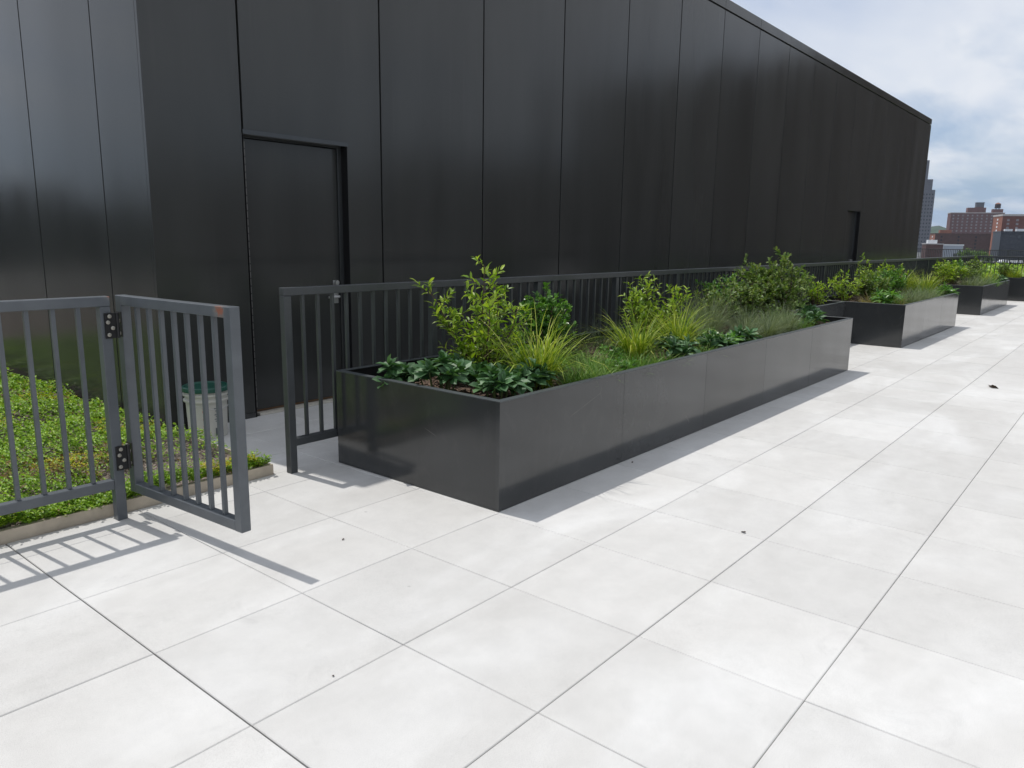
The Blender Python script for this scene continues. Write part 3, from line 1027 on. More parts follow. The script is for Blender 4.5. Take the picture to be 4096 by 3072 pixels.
def build_plants():
    # ---- longest planter
    LP = 'the longest planter'
    shrub('lime_shrub', (2.69, -0.34, SZ), 0.68, 0.38, M['leaf_lime'], 'tall upright lime green shrub nearest the gate, its tip above the railing', 'lime green shrubs in the planters',
          (0.056, 0.018), 8, 16, 11, 1.0, curl=0.35, spread=1.0, crown_low=0.03, top_spire=0.16)
    shrub('lime_shrub', (5.0, -0.34, SZ), 0.58, 0.40, M['leaf_lime'], 'bushy lime green shrub behind the pair of golden grasses in the longest planter', 'lime green shrubs in the planters',
          (0.054, 0.018), 8, 15, 11, 1.0, curl=0.35, spread=1.15, top_spire=0.1)
    shrub('evergreen_shrub', (3.47, -0.30, SZ), 0.56, 0.34, M['leaf_inkberry'], 'rounded glossy green shrub with small oval leaves beside the tallest lime shrub', 'glossy green shrubs in the planters',
          (0.038, 0.021), 10, 14, 15, 1.25, True, 0.15, crown_low=0.3)
    shrub('evergreen_shrub', (7.5, -0.12, SZ), 0.50, 0.24, M['leaf_inkberry'], 'dark glossy shrub shaded against the railing behind the big olive shrub', 'glossy green shrubs in the planters',
          (0.036, 0.019), 8, 11, 12, 1.0, True, 0.15, crown_low=0.2)
    shrub('olive_shrub', (6.42, -0.30, SZ), 0.54, 0.36, M['leaf_olive'], 'thin twiggy olive shrub with brownish tips against the railing', 'olive shrubs in the planters',
          (0.038, 0.021), 8, 13, 10, 1.0, True, 0.2)
    shrub('olive_shrub', (7.72, -0.45, SZ), 0.68, 0.60, M['leaf_olive'], 'large spreading olive green shrub with a pale budded spire on top', 'olive shrubs in the planters',
          (0.046, 0.028), 12, 18, 13, 1.25, True, 0.2, top_spire=0.14, spread=1.2)
    bl = [((1.99, -0.28), 0.20, 0.12, 'dark broad leaved perennial tucked in the rear corner of the longest planter'),
          ((2.08, -0.55), 0.26, 0.19, 'bushy dark broad leaved perennial against the near end wall of the longest planter'),
          ((2.46, -0.34), 0.20, 0.13, 'dark broad leaved perennial at the foot of the tallest lime shrub'),
          ((2.36, -0.66), 0.20, 0.13, 'small broad leaved perennial in the middle of the near end, behind the bark patch'),
          ((2.13, -0.98), 0.24, 0.15, 'blue green broad leaved perennial in the front corner of the longest planter'),
          ((2.46, -0.93), 0.20, 0.11, 'broad leaved perennial squeezed between the front corner and the first golden grass'),
          ((4.22, -1.0), 0.24, 0.15, 'broad leaved perennial at the rim in front of the third golden grass'),
          ((4.88, -1.0), 0.20, 0.14, 'leafy perennial at the rim after the third golden grass'),
          ((5.40, -1.02), 0.18, 0.12, 'small leafy perennial at the rim before the grey green fescues'),
          ((7.35, -0.95), 0.21, 0.14, 'broad leaved perennial at the rim in front of the big olive shrub'),
          ((7.80, -0.80), 0.22, 0.15, 'dark broad leaved perennial in the far front corner of the longest planter')]
    for (x, y), h, w, lab in bl:
        pd = x < 4
        rosette_clump('broadleaf_perennial', (x, y, SZ), h, w, M['leaf_broad'], lab, 'broad leaved perennials',
                      9 if w > 0.14 else 6, 12, (0.088, 0.050) if pd else (0.105, 0.038))
    gg = [((2.63, -0.86), 0.49, 0.22, 'golden grass tuft nearest the gate, arching above the front rim'),
          ((4.0, -0.76), 0.42, 0.20, 'second golden grass tuft, wider and mid planter'),
          ((4.70, -0.76), 0.43, 0.17, 'third golden grass tuft, most upright, above a broad leaved perennial')]
    for (x, y), h, w, lab in gg:
        grass('golden_grass', (x, y, SZ), h, w, 320, 0.011, M['grass_gold'], lab, 'golden grasses', (0.5, 3.2), (0.02, 0.7), root_r=0.4)
    sg = [((2.93, -0.98), 0.19, 0.13, 'low sedge tuft right of the first golden grass'),
          ((3.24, -0.92), 0.19, 0.15, 'low pale sedge tuft midway between two golden grasses'),
          ((3.66, -1.0), 0.18, 0.14, 'low sedge tuft at the rim in front of the second golden grass'),
          ((3.10, -0.62), 0.20, 0.14, 'sedge tuft behind the rim sedges, shaded by the glossy shrub'),
          ((3.45, -0.70), 0.19, 0.14, 'sedge tuft behind the middle of the rim sedges'),
          ((4.40, -0.55), 0.22, 0.14, 'sedge tuft between the second and third golden grass'),
          ((7.95, -0.45), 0.24, 0.13, 'green sedge tuft at the far end wall of the longest planter')]
    for (x, y), h, w, lab in sg:
        grass('sedge', (x, y, SZ), h, w, 300, 0.0055, M['grass_green'], lab, 'low sedges', (0.8, 2.2), (0.1, 1.0), root_r=0.7)
    dg = [((3.72, -0.36), 0.36, 0.2, 'dark fine grass arching in the shade behind the second golden grass'),
          ((4.15, -0.42), 0.34, 0.2, 'dark fine grass in the shade left of the bushy lime shrub'),
          ((3.02, -0.30), 0.25, 0.15, 'dark fine grass at the foot of the glossy rounded shrub')]
    for (x, y), h, w, lab in dg:
        grass('dark_grass', (x, y, SZ), h, w, 240, 0.0035, M['grass_dark'], lab, 'dark fine grasses', (1.0, 2.4), (0.1, 0.8), root_r=0.5)
    fg = [((5.85, -0.48), 0.40, 0.26, 'largest grey green fescue mound, behind the others by the olive shrub'),
          ((5.70, -0.92), 0.28, 0.18, 'grey green fescue mound at the rim nearest the leafy perennials'),
          ((6.10, -0.98), 0.27, 0.16, 'middle grey green fescue mound of the three at the rim'),
          ((6.72, -0.95), 0.27, 0.17, 'last grey green fescue mound at the rim before the far corner'),
          ((6.45, -0.62), 0.32, 0.2, 'grey green fescue mound in front of the thin olive shrub'),
          ((5.30, -0.60), 0.30, 0.18, 'grey green fescue mound right of the third golden grass')]
    for (x, y), h, w, lab in fg:
        grass('fescue', (x, y, SZ), h, w, 750, 0.0030, M['grass_fescue'], lab, 'grey green fescues', (0.5, 1.9), (0.03, 1.1), root_r=0.3)
    more = [((2.62, -0.62), 0.16, 0.12, 'leafy green filler low between the tallest lime shrub and the first golden grass'),
            ((2.95, -0.75), 0.17, 0.13, 'leafy green filler behind the first rim sedge'),
            ((3.45, -0.98), 0.14, 0.13, 'leafy green filler at the rim between two sedge tufts'),
            ((3.75, -0.72), 0.18, 0.13, 'leafy green filler left of the second golden grass'),
            ((4.42, -0.85), 0.17, 0.12, 'leafy green filler between the second and third golden grass'),
            ((5.1, -0.82), 0.18, 0.13, 'leafy green filler before the first fescue mound')]
    for (x, y), h, w, lab in more:
        rosette_clump('leafy_groundcover', (x, y, SZ), h, w, M['leaf_inkberry'], lab, 'leafy fillers in the longest planter', 9, 12, (0.050, 0.017))
    extra = [((2.80, -1.05), 0.15, 0.11, 'short sedge at the very rim under the first golden grass'),
             ((3.05, -1.06), 0.14, 0.12, 'short sedge at the very rim right of the first golden grass'),
             ((3.38, -1.07), 0.13, 0.12, 'short sedge at the very rim halfway to the second golden grass'),
             ((3.92, -1.05), 0.15, 0.12, 'short sedge at the very rim in front of the second golden grass'),
             ((4.55, -1.06), 0.13, 0.1, 'short sedge at the very rim after the third golden grass'),
             ((3.30, -0.45), 0.24, 0.15, 'taller sedge at the foot of the glossy rounded shrub'),
             ((4.55, -0.42), 0.26, 0.16, 'taller sedge at the foot of the bushy lime shrub'),
             ((5.55, -0.3), 0.28, 0.17, 'taller sedge between the bushy lime and thin olive shrubs'),
             ((7.0, -0.6), 0.28, 0.18, 'taller sedge left of the big olive shrub'),
             ((7.1, -0.95), 0.2, 0.14, 'green sedge at the rim after the last fescue mound')]
    for (x, y), h, w, lab in extra:
        grass('sedge', (x, y, SZ), h, w, 320, 0.0055, M['grass_green'], lab, 'low sedges', (0.8, 2.4), (0.1, 1.0), root_r=0.8)
    shrub('olive_shrub', (7.05, -0.38, SZ), 0.52, 0.42, M['leaf_olive'], 'lower olive shrub leaning on the left of the large budded one', 'olive shrubs in the planters', (0.042, 0.025), 9, 14, 11, 1.1, True, 0.2)
    shrub('evergreen_shrub', (7.0, -0.1, SZ), 0.56, 0.34, M['leaf_inkberry'], 'dark glossy shrub in the shade behind the thin olive shrub', 'glossy green shrubs in the planters', (0.042, 0.024), 9, 12, 12, 1.1, True, 0.15, crown_low=0.1)
    grass('fescue', (6.1, -0.35, SZ), 0.44, 0.3, 900, 0.003, M['grass_fescue'], 'tall grey green fescue mound against the railing behind the drift', 'grey green fescues', (0.5, 1.9), (0.03, 0.9), root_r=0.35)
    grass('fescue', (6.42, -0.9, SZ), 0.27, 0.17, 700, 0.003, M['grass_fescue'], 'grey green fescue mound squeezed between the middle and last rim mounds', 'grey green fescues', (0.5, 1.9), (0.03, 1.1), root_r=0.3)
    grass('fescue', (7.05, -0.75, SZ), 0.30, 0.2, 750, 0.003, M['grass_fescue'], 'grey green fescue mound in front of the lower olive shrub', 'grey green fescues', (0.5, 1.9), (0.03, 1.1), root_r=0.3)
    rosette_clump('broadleaf_perennial', (5.05, -1.0, SZ), 0.19, 0.12, M['leaf_inkberry'], 'bright leafy perennial at the rim between the two smaller leafy ones', 'broad leaved perennials', 7, 12, (0.10, 0.034))
    rosette_clump('broadleaf_perennial', (3.05, -0.45, SZ), 0.2, 0.14, M['leaf_inkberry'], 'bright leafy perennial between the tallest lime shrub and the glossy rounded one', 'broad leaved perennials', 7, 12, (0.07, 0.026))
    # ---- narrow planter
    grass('sedge', (9.2, -0.15, SZ), 0.22, 0.2, 320, 0.006, M['grass_green'], 'sedge tuft in the narrow linking planter', 'low sedges', (0.8, 2.2), (0.1, 1.0), root_r=0.7)
    shrub('lime_shrub', (10.1, -0.12, SZ), 0.42, 0.28, M['leaf_lime'], 'small lime shrub at the far end of the narrow linking planter', 'lime green shrubs in the planters', (0.055, 0.019), 7, 9, 9, 0.9, curl=0.35)
    # ---- second planter
    shrub('olive_shrub', (11.6, -0.45, SZ), 0.46, 0.4, M['leaf_olive'], 'olive shrub between the two lime shrubs of the second planter', 'olive shrubs in the planters', (0.05, 0.028), 9, 11, 10, 1.1, True)
    shrub('lime_shrub', (13.6, -0.3, SZ), 0.56, 0.4, M['leaf_lime'], 'lime shrub behind the golden grasses of the second planter', 'lime green shrubs in the planters', (0.06, 0.024), 8, 11, 10, 1.0, curl=0.35)
    grass('sedge', (13.3, -0.9, SZ), 0.28, 0.26, 420, 0.008, M['grass_green'], 'green sedge at the rim of the second planter', 'low sedges', (0.8, 2.2), (0.1, 1.0), root_r=0.7)
    grass('sedge', (11.3, -0.8, SZ), 0.26, 0.26, 420, 0.008, M['grass_green'], 'green sedge behind the fescues of the second planter', 'low sedges', (0.8, 2.2), (0.1, 1.0), root_r=0.7)
    shrub('lime_shrub', (18.8, -0.35, SZ), 0.55, 0.42, M['leaf_lime'], 'lime shrub in the middle of the third planter', 'lime green shrubs in the planters', (0.075, 0.03), 8, 9, 9, 1.0, curl=0.35)
    grass('sedge', (19.2, -0.95, SZ), 0.28, 0.32, 420, 0.012, M['grass_green'], 'green sedge at the rim of the third planter', 'low sedges', (0.8, 2.2), (0.1, 1.0), root_r=0.7)
    shrub('lime_shrub', (10.98, -0.25, SZ), 0.52, 0.30, M['leaf_lime'], 'yellowish lime shrub at the near end of the second planter', 'lime green shrubs in the planters', (0.06, 0.021), 7, 10, 8, 0.9, curl=0.35)
    shrub('lime_shrub', (12.35, -0.2, SZ), 0.72, 0.32, M['leaf_lime'], 'tallest shrub of the second planter, its lime top crossing the railing', 'lime green shrubs in the planters', (0.06, 0.021), 7, 11, 9, 1.0, curl=0.35, spread=0.8)
    shrub('evergreen_shrub', (12.95, -0.45, SZ), 0.53, 0.45, M['leaf_inkberry'], 'wide glossy green shrub in the middle of the second planter', 'glossy green shrubs in the planters', (0.045, 0.024), 11, 12, 10, 1.0, True, 0.15)
    shrub('evergreen_shrub', (12.1, -0.5, SZ), 0.45, 0.34, M['leaf_inkberry'], 'glossy green shrub below the tallest lime top in the second planter', 'glossy green shrubs in the planters', (0.045, 0.024), 9, 10, 9, 1.0, True, 0.15)
    grass('golden_grass', (14.0, -0.72, SZ), 0.48, 0.34, 420, 0.011, M['grass_gold'], 'golden grass spilling at the far end of the second planter', 'golden grasses')
    grass('golden_grass', (13.75, -0.42, SZ), 0.52, 0.32, 380, 0.011, M['grass_gold'], 'golden grass behind, next to the wide glossy shrub of the second planter', 'golden grasses')
    for x, y, lab in ((11.55, -0.98, 'grey green fescue mound nearest the front corner of the second planter'), (12.2, -1.0, 'middle grey green fescue mound on the second planter rim'),
                      (12.85, -1.0, 'last grey green fescue mound on the second planter rim')):
        grass('fescue', (x, y, SZ), 0.28, 0.28, 800, 0.0032, M['grass_fescue'], lab, 'grey green fescues', (0.4, 1.6), (0.05, 0.95), root_r=0.5)
    grass('straw_grass', (10.95, -0.62, SZ), 0.26, 0.26, 300, 0.006, M['straw'], 'straw coloured dry grass flopping over the near end of the second planter', 'dry grasses', (1.0, 2.4), (0.2, 1.1))
    grass('straw_grass', (11.02, -0.98, SZ), 0.24, 0.2, 90, 0.008, M['straw'], 'bent pale dry grass at the front corner of the second planter', 'dry grasses', (1.2, 2.6), (0.2, 1.1))
    rosette_clump('broadleaf_perennial', (10.95, -0.82, SZ), 0.30, 0.17, M['leaf_inkberry'], 'bright leafy perennial at the near end wall of the second planter', 'broad leaved perennials', 6, 12, (0.14, 0.036))
    rosette_clump('broadleaf_perennial', (14.25, -1.0, SZ), 0.24, 0.16, M['leaf_inkberry'], 'leafy perennial in the far front corner of the second planter', 'broad leaved perennials', 6, 12, (0.13, 0.034))
    # ---- third planter
    shrub('lime_shrub', (17.95, -0.3, SZ), 0.62, 0.38, M['leaf_lime'], 'lime shrub at the near end of the third planter', 'lime green shrubs in the planters', (0.075, 0.028), 8, 9, 8, 1.0, curl=0.35)
    shrub('evergreen_shrub', (19.5, -0.25, SZ), 0.62, 0.45, M['leaf_inkberry'], 'glossy green shrub in the middle of the third planter', 'glossy green shrubs in the planters', (0.06, 0.032), 9, 9, 9, 1.0, True, 0.15)
    shrub('olive_shrub', (20.5, -0.5, SZ), 0.62, 0.48, M['leaf_olive'], 'olive shrub at the far end of the third planter', 'olive shrubs in the planters', (0.06, 0.032), 9, 9, 9, 1.0, True)
    shrub('olive_shrub', (19.1, -0.7, SZ), 0.42, 0.4, M['leaf_olive'], 'lower olive shrub before the glossy one in the third planter', 'olive shrubs in the planters', (0.055, 0.03), 9, 8, 9, 1.0, True)
    for x, y, lab in ((17.75, -0.85, 'grey green fescue mound at the front corner of the third planter'), (18.45, -0.95, 'grey green fescue mound on the third planter rim')):
        grass('fescue', (x, y, SZ), 0.30, 0.3, 600, 0.005, M['grass_fescue'], lab, 'grey green fescues', (0.4, 1.6), (0.05, 0.95), root_r=0.5)
    grass('golden_grass', (19.9, -0.85, SZ), 0.36, 0.36, 400, 0.012, M['grass_gold'], 'golden grass at the rim of the third planter', 'golden grasses')
    rosette_clump('broadleaf_perennial', (20.7, -0.95, SZ), 0.24, 0.2, M['leaf_broad'], 'dark leafy perennial in the far front corner of the third planter', 'broad leaved perennials', 7, 12, (0.13, 0.05))
    # ---- crosswise planter
    grass('golden_grass', (23.5, -1.0, SZ), 0.34, 0.36, 380, 0.014, M['grass_gold'], 'golden grass at the visible end of the crosswise planter', 'golden grasses')
    rosette_clump('broadleaf_perennial', (23.4, -1.55, SZ), 0.30, 0.25, M['leaf_inkberry'], 'leafy perennial in the crosswise planter near the frame edge', 'broad leaved perennials', 8, 12, (0.16, 0.05))
    shrub('olive_shrub', (23.6, -0.75, SZ), 0.45, 0.32, M['leaf_olive'], 'small olive shrub at the end of the crosswise planter behind the third', 'olive shrubs in the planters', (0.06, 0.032), 8, 8, 8, 1.0, True)


build_plants()


# ------------------------------------------------------------------ green roof beside the wall
def build_green_roof():
    e = MB()
    e.box(-7.4, 1.43, 0.248, 0.256, -0.01, 0.062)
    e.box(-7.4, 1.43, 0.2561, 0.285, 0.056, 0.0615)
    e.box(1.4301, 1.44, 0.248, 1.60, -0.01, 0.062)
    o = e.build('metal_edging', M['edging'])
    tag(o, 'thin tan metal edging strip holding the sedum bed beside the paving', 'edging')
    # substrate sheet
    s = MB()
    nx, ny = 90, 90
    rr = random.Random(4)
    P = []
    for j in range(ny + 1):
        for i in range(nx + 1):
            x = -7.4 + (1.429 + 7.4) * i / nx; y = 0.286 + 12.7 * (j / ny) ** 1.3
            P.append((x, y, 0.036 + 0.010 * math.sin(x * 4) * math.sin(y * 3.3) + rr.uniform(-0.004, 0.004)))
    F = [(j * (nx + 1) + i, j * (nx + 1) + i + 1, (j + 1) * (nx + 1) + i + 1, (j + 1) * (nx + 1) + i) for j in range(ny) for i in range(nx)]
    s.add(P, F)
    tag(s.build('planting_bed', M['substrate']), kind='structure')
    # sedum: thousands of little sprigs in clumps, bare patch near the gate corner

    def cover(x, y):
        d = math.hypot((x - 1.04) / 0.44, (y - 0.62) / 0.26)
        d2 = math.hypot((x - 1.18) / 0.16, (y - 0.95) / 0.25)
        d3 = math.hypot((x - 0.55) / 0.25, (y - 1.05) / 0.16)
        c = 1.0
        if d < 1.15: c = min(c, max(0.03, (d - 0.8) * 2.0))
        if d2 < 1: c = min(c, 0.35)
        if d3 < 1: c = min(c, 0.5)
        return c

    def bumpy(x, y):
        return 0.5 + 0.28 * math.sin(x * 7.3 + 1.7 * math.sin(y * 5)) + 0.28 * math.sin(y * 8.1 + 2.1 * math.sin(x * 4.4))
    B = []; D = []; Lq = []; K = []
    fl = []
    n = 0
    while n < 30000:
        y = 0.27 + 6.7 * random.random() ** 1.9
        x = random.uniform(-1.9 - (y * 0.25), 1.41)
        if random.random() > cover(x, y): continue
        hgt = 0.015 + 0.085 * max(0, bumpy(x, y)) + 0.03 * math.sin(x * 23 + 3 * math.sin(y * 11)) ** 2 + random.uniform(0, 0.025)
        if y < 0.34: hgt *= 0.8
        n += 1
        kind = 0
        if math.hypot((x - 0.6) / 0.4, (y - 1.0) / 0.3) < 1.1 and random.random() < 0.5: kind = 1
        if random.random() < 0.05: kind = 1
        far = 1.0 + 0.24 * y
        tx, ty = random.gauss(0, 0.018), random.gauss(0, 0.018)
        for q in range(5):
            u = 0.35 + 0.65 * (q + 1) / 5
            ph = q * 2.4 + random.random()
            B.append((x + tx * u, y + ty * u, 0.035 + hgt * u))
            D.append((math.cos(ph), math.sin(ph), 0.55))
            Lq.append(0.0165 * far * random.uniform(0.6, 1.4)); K.append(kind)
        if math.sin(x * 5 + 2) * math.sin(y * 4.3 + 1) > 0.55 and random.random() < 0.3:
            for q in range(7):
                fl.append((x + random.gauss(0, 0.012), y + random.gauss(0, 0.012), 0.04 + hgt + random.uniform(0.0, 0.02)))
    B = np.array(B); D = np.array(D); Lq = np.array(Lq); K = np.array(K)
    for kind, mat, nm in ((0, 'sedum', 'sedum'), (1, 'sedum_red', 'sedum_reddish')):
        mk = K == kind
        mb = MB()
        leaves(mb, B[mk], D[mk], Lq[mk], Lq[mk] * 0.55, 0.2, 0.12, wide=0.55)
        ob = mb.build('sedum', M[mat])
        tag(ob, 'carpet of bright green sedum behind the short railing' if kind == 0 else 'brownish patches of sedum among the green carpet', 'sedum', kind='stuff')
    fl = np.array(fl)
    mb = MB()
    leaves(mb, fl, rng.normal(0, 1, fl.shape) * [1, 1, 0.4] + [0, 0, 0.3], np.full(len(fl), 0.010), np.full(len(fl), 0.007), 0.1, 0.1)
    tag(mb.build('sedum_flowers', M['sedum_flower']), 'tiny yellow sedum flowers dotted over the green carpet', 'flowers', kind='stuff')
    # far green roof strip beyond the end railing
    f = MB()
    f.box(25.4, 59.8, -12, 12, -0.03, 0.03)
    tag(f.build('far_planting_bed', M['substrate']), kind='structure')
    mb = MB()
    n = 7000
    pts = np.stack([rng.uniform(25.6, 59.5, n), rng.uniform(-9, 7, n), rng.uniform(0.03, 0.12, n)], axis=1)
    leaves(mb, pts, np.stack([rng.normal(0, 1, n), rng.normal(0, 1, n), rng.uniform(0.2, 1, n)], axis=1), rng.uniform(0.18, 0.36, n), rng.uniform(0.10, 0.2, n), 0.2, 0.15)
    tag(mb.build('far_sedum', M['sedum']), 'sunlit yellow green planting on the roof beyond the end railing', 'sedum', kind='stuff')
    # low parapet under the farthest railing
    p = MB()
    p.box(60.05, 60.35, -13, 9.6, -0.03, 0.30)
    tag(p.build('parapet_wall', M['planter']), 'low dark parapet under the farthest railing', 'wall')


build_green_roof()


# ------------------------------------------------------------------ bucket
def build_bucket():
    root = empty('bucket', (1.655, 1.40, 0.0), 0, 'white plastic bucket with a green lid standing by the dark door', 'bucket')
    b = MB()
    b.lathe([(0.128, 0.0), (0.131, 0.004), (0.141, 0.262), (0.155, 0.266), (0.156, 0.278), (0.143, 0.283), (0.1435, 0.305), (0.157, 0.309), (0.158, 0.322), (0.146, 0.326), (0.147, 0.352)], 48)
    b.build('bucket_body', M['white_plastic'], root, smooth=False)
    l = MB()
    l.lathe([(0.149, 0.338), (0.160, 0.338), (0.162, 0.345), (0.161, 0.366), (0.156, 0.372), (0.148, 0.372), (0.144, 0.362), (0.10, 0.360), (0.0, 0.360)], 48)
    l.build('lid', M['green_plastic'], root)
    h = MB()
    pts = []
    for k in range(15):
        a = math.pi * k / 14
        pts.append((0.163 * math.cos(a), -0.163 * math.sin(a) * 0.97, 0.30 - 0.085 * math.sin(a)))
    h.tube(pts, [0.0025] * 15, 6)
    h.build('handle', M['steel'], root)

    def patch(mb, a0, a1, z0, z1):
        n = 6
        vs = []
        for i in range(n + 1):
            a = a0 + (a1 - a0) * i / n
            for z in (z0, z1):
                r = 0.1312 + (0.141 - 0.131) * z / 0.262 + 0.0012
                vs.append((r * math.cos(a), r * math.sin(a), z))
        mb.add(vs, [(2 * i, 2 * i + 2, 2 * i + 3, 2 * i + 1) for i in range(n)])
    rp = MB()
    a = math.radians(237)
    z = 0.03
    rr = random.Random(2)
    while z < 0.22:
        dz = rr.uniform(0.012, 0.022)
        patch(rp, a - 0.13 + rr.uniform(-0.04, 0.04), a + 0.10 + rr.uniform(-0.04, 0.04), z, z + dz)
        z += dz + 0.009
    rp.build('red_lettering', M['red_print'], root)
    dp = MB()
    a = math.radians(273)
    for zz, w in ((0.218, 0.22), (0.200, 0.16), (0.172, 0.2), (0.158, 0.13), (0.14, 0.2), (0.125, 0.16)):
        patch(dp, a - w, a + w * rr.uniform(0.3, 0.9), zz, zz + 0.006)
    patch(dp, a - 0.17, a + 0.22, 0.022, 0.078)
    dp.build('label_print', M['dark_print'], root)


build_bucket()


# ------------------------------------------------------------------ litter on the paving
def build_litter():
    spots = [((7.98, -2.64), 0.075, 'largest crumpled brown leaf lying on the paving past the long planter'),
             ((2.454, -2.335), 0.028, 'small curled dry leaf on the paving in front of the long planter'),
             ((2.86, -3.50), 0.030, 'dry leaf lying at the right edge of the near paving'),
             ((3.16, -1.27), 0.022, 'dry leaf crumb in the shadow at the foot of the long planter'),
             ((1.08, -0.897), 0.016, 'tiny brown leaf crumb on the paver between gate and planter'),
             ((0.316, -1.808), 0.013, 'tiny brown crumb on a near paver in the open foreground')]
    for (x, y), s, lab in spots:
        mb = MB()
        n = 3 if s > 0.05 else 1
        b = np.stack([np.arange(n) * s * 0.28, np.arange(n) * s * 0.1, np.full(n, s * 0.06)], axis=1)
        d = np.stack([np.cos(np.arange(n) * 0.5 + x * 3), np.sin(np.arange(n) * 0.5 + x * 3), np.full(n, 0.35)], axis=1)
        leaves(mb, b, d, np.full(n, s), np.full(n, s * 0.62), 0.7, 0.35, up=np.tile(np.array([0.2, 0.1, 1.0]), (n, 1)))
        tag(mb.build('dry_leaf', M['dry_leaf'], loc=(x, y, 0.002)), lab, 'leaf', 'dry leaves on the paving')


build_litter()


# ------------------------------------------------------------------ the city behind
TH = math.radians(20.5)
GZ = -9.0


def pol(az, d):
    a = math.radians(az)
    return (CAM.x + d * math.cos(a), CAM.y + d * math.sin(a))


def city_block(name, corner, H, depth, front, wall, side_wall, label, cat='building', coping=None, coping_h=0.8):
    """box with its lit gable along local +X (y = 0) and its front along local -Y (x = 0)"""
    root = empty(name, (corner[0], corner[1], GZ), TH, label, cat)
    w = MB()
    w.add([(0, 0, 0), (depth, 0, 0), (depth, 0, H), (0, 0, H)], [(3, 2, 1, 0)], 1)
    w.add([(0, 0, 0), (0, -front, 0), (0, -front, H), (0, 0, H)], [(3, 2, 1, 0)][:0] + [(0, 3, 2, 1)], 0)
    w.add([(depth, 0, 0), (depth, -front, 0), (depth, -front, H), (depth, 0, H)], [(0, 1, 2, 3)], 0)
    w.add([(0, -front, 0), (depth, -front, 0), (depth, -front, H), (0, -front, H)], [(0, 1, 2, 3)], 0)
    w.add([(0, 0, H), (depth, 0, H), (depth, -front, H), (0, -front, H)], [(0, 3, 2, 1)], 0)
    w.build('wall', [wall, side_wall], root)
    if coping:
        c = MB()
        c.box(-0.3, depth + 0.3, -front - 0.3, 0.3, H + 0.02, H + coping_h)
        c.build('roof_coping', coping, root)
    return root


def windows(root, face, us, zs, w, h, mat, jitter=None, label=None):
    """individual windows; face 'front' uses local y = -u at x = 0, 'side' uses local x = u at y = 0"""
    mb = MB()
    if face == 'front': mb.box(-0.12, 0.25, -w / 2, w / 2, -h / 2, h / 2)
    else: mb.box(-w / 2, w / 2, -0.25, 0.12, -h / 2, h / 2)
    first = None
    cnt = 0
    rest = []
    for z in zs:
        for u in us:
            p = (0, -u, z) if face == 'front' else (u, 0, z)
            if cnt < 100:
                if first is None: first = mb.build('window', mat, root, loc=p)
                else:
                    o = first.copy(); COL.objects.link(o); o.location = p
            else: rest.append(p)
            cnt += 1
    if rest:
        r = MB()
        for p in rest:
            if face == 'front': r.box(-0.12, 0.25, p[1] - w / 2, p[1] + w / 2, p[2] - h / 2, p[2] + h / 2)
            else: r.box(p[0] - w / 2, p[0] + w / 2, -0.25, 0.12, p[2] - h / 2, p[2] + h / 2)
        o = r.build('window', mat, root); o['kind'] = 'stuff'


def water_tank(root, x, y, z, r, h):
    t = MB()
    t.lathe([(r, 0.9), (r * 1.02, 0.95), (r * 0.98, h)], 20)
    for k in range(4):
        a = math.pi / 4 + k * math.pi / 2
        t.box(r * 0.7 * math.cos(a) - 0.15, r * 0.7 * math.cos(a) + 0.15, r * 0.7 * math.sin(a) - 0.15, r * 0.7 * math.sin(a) + 0.15, 0, 0.9)
    o = t.build('water_tank', M['tank_wood'], root, loc=(x, y, z))
    c = MB(); c.lathe([(r * 1.06, h + 0.01), (r * 0.6, h + 0.9), (0.05, h + 1.5)], 20)
    c.build('tank_roof', M['tank_roof'], o)


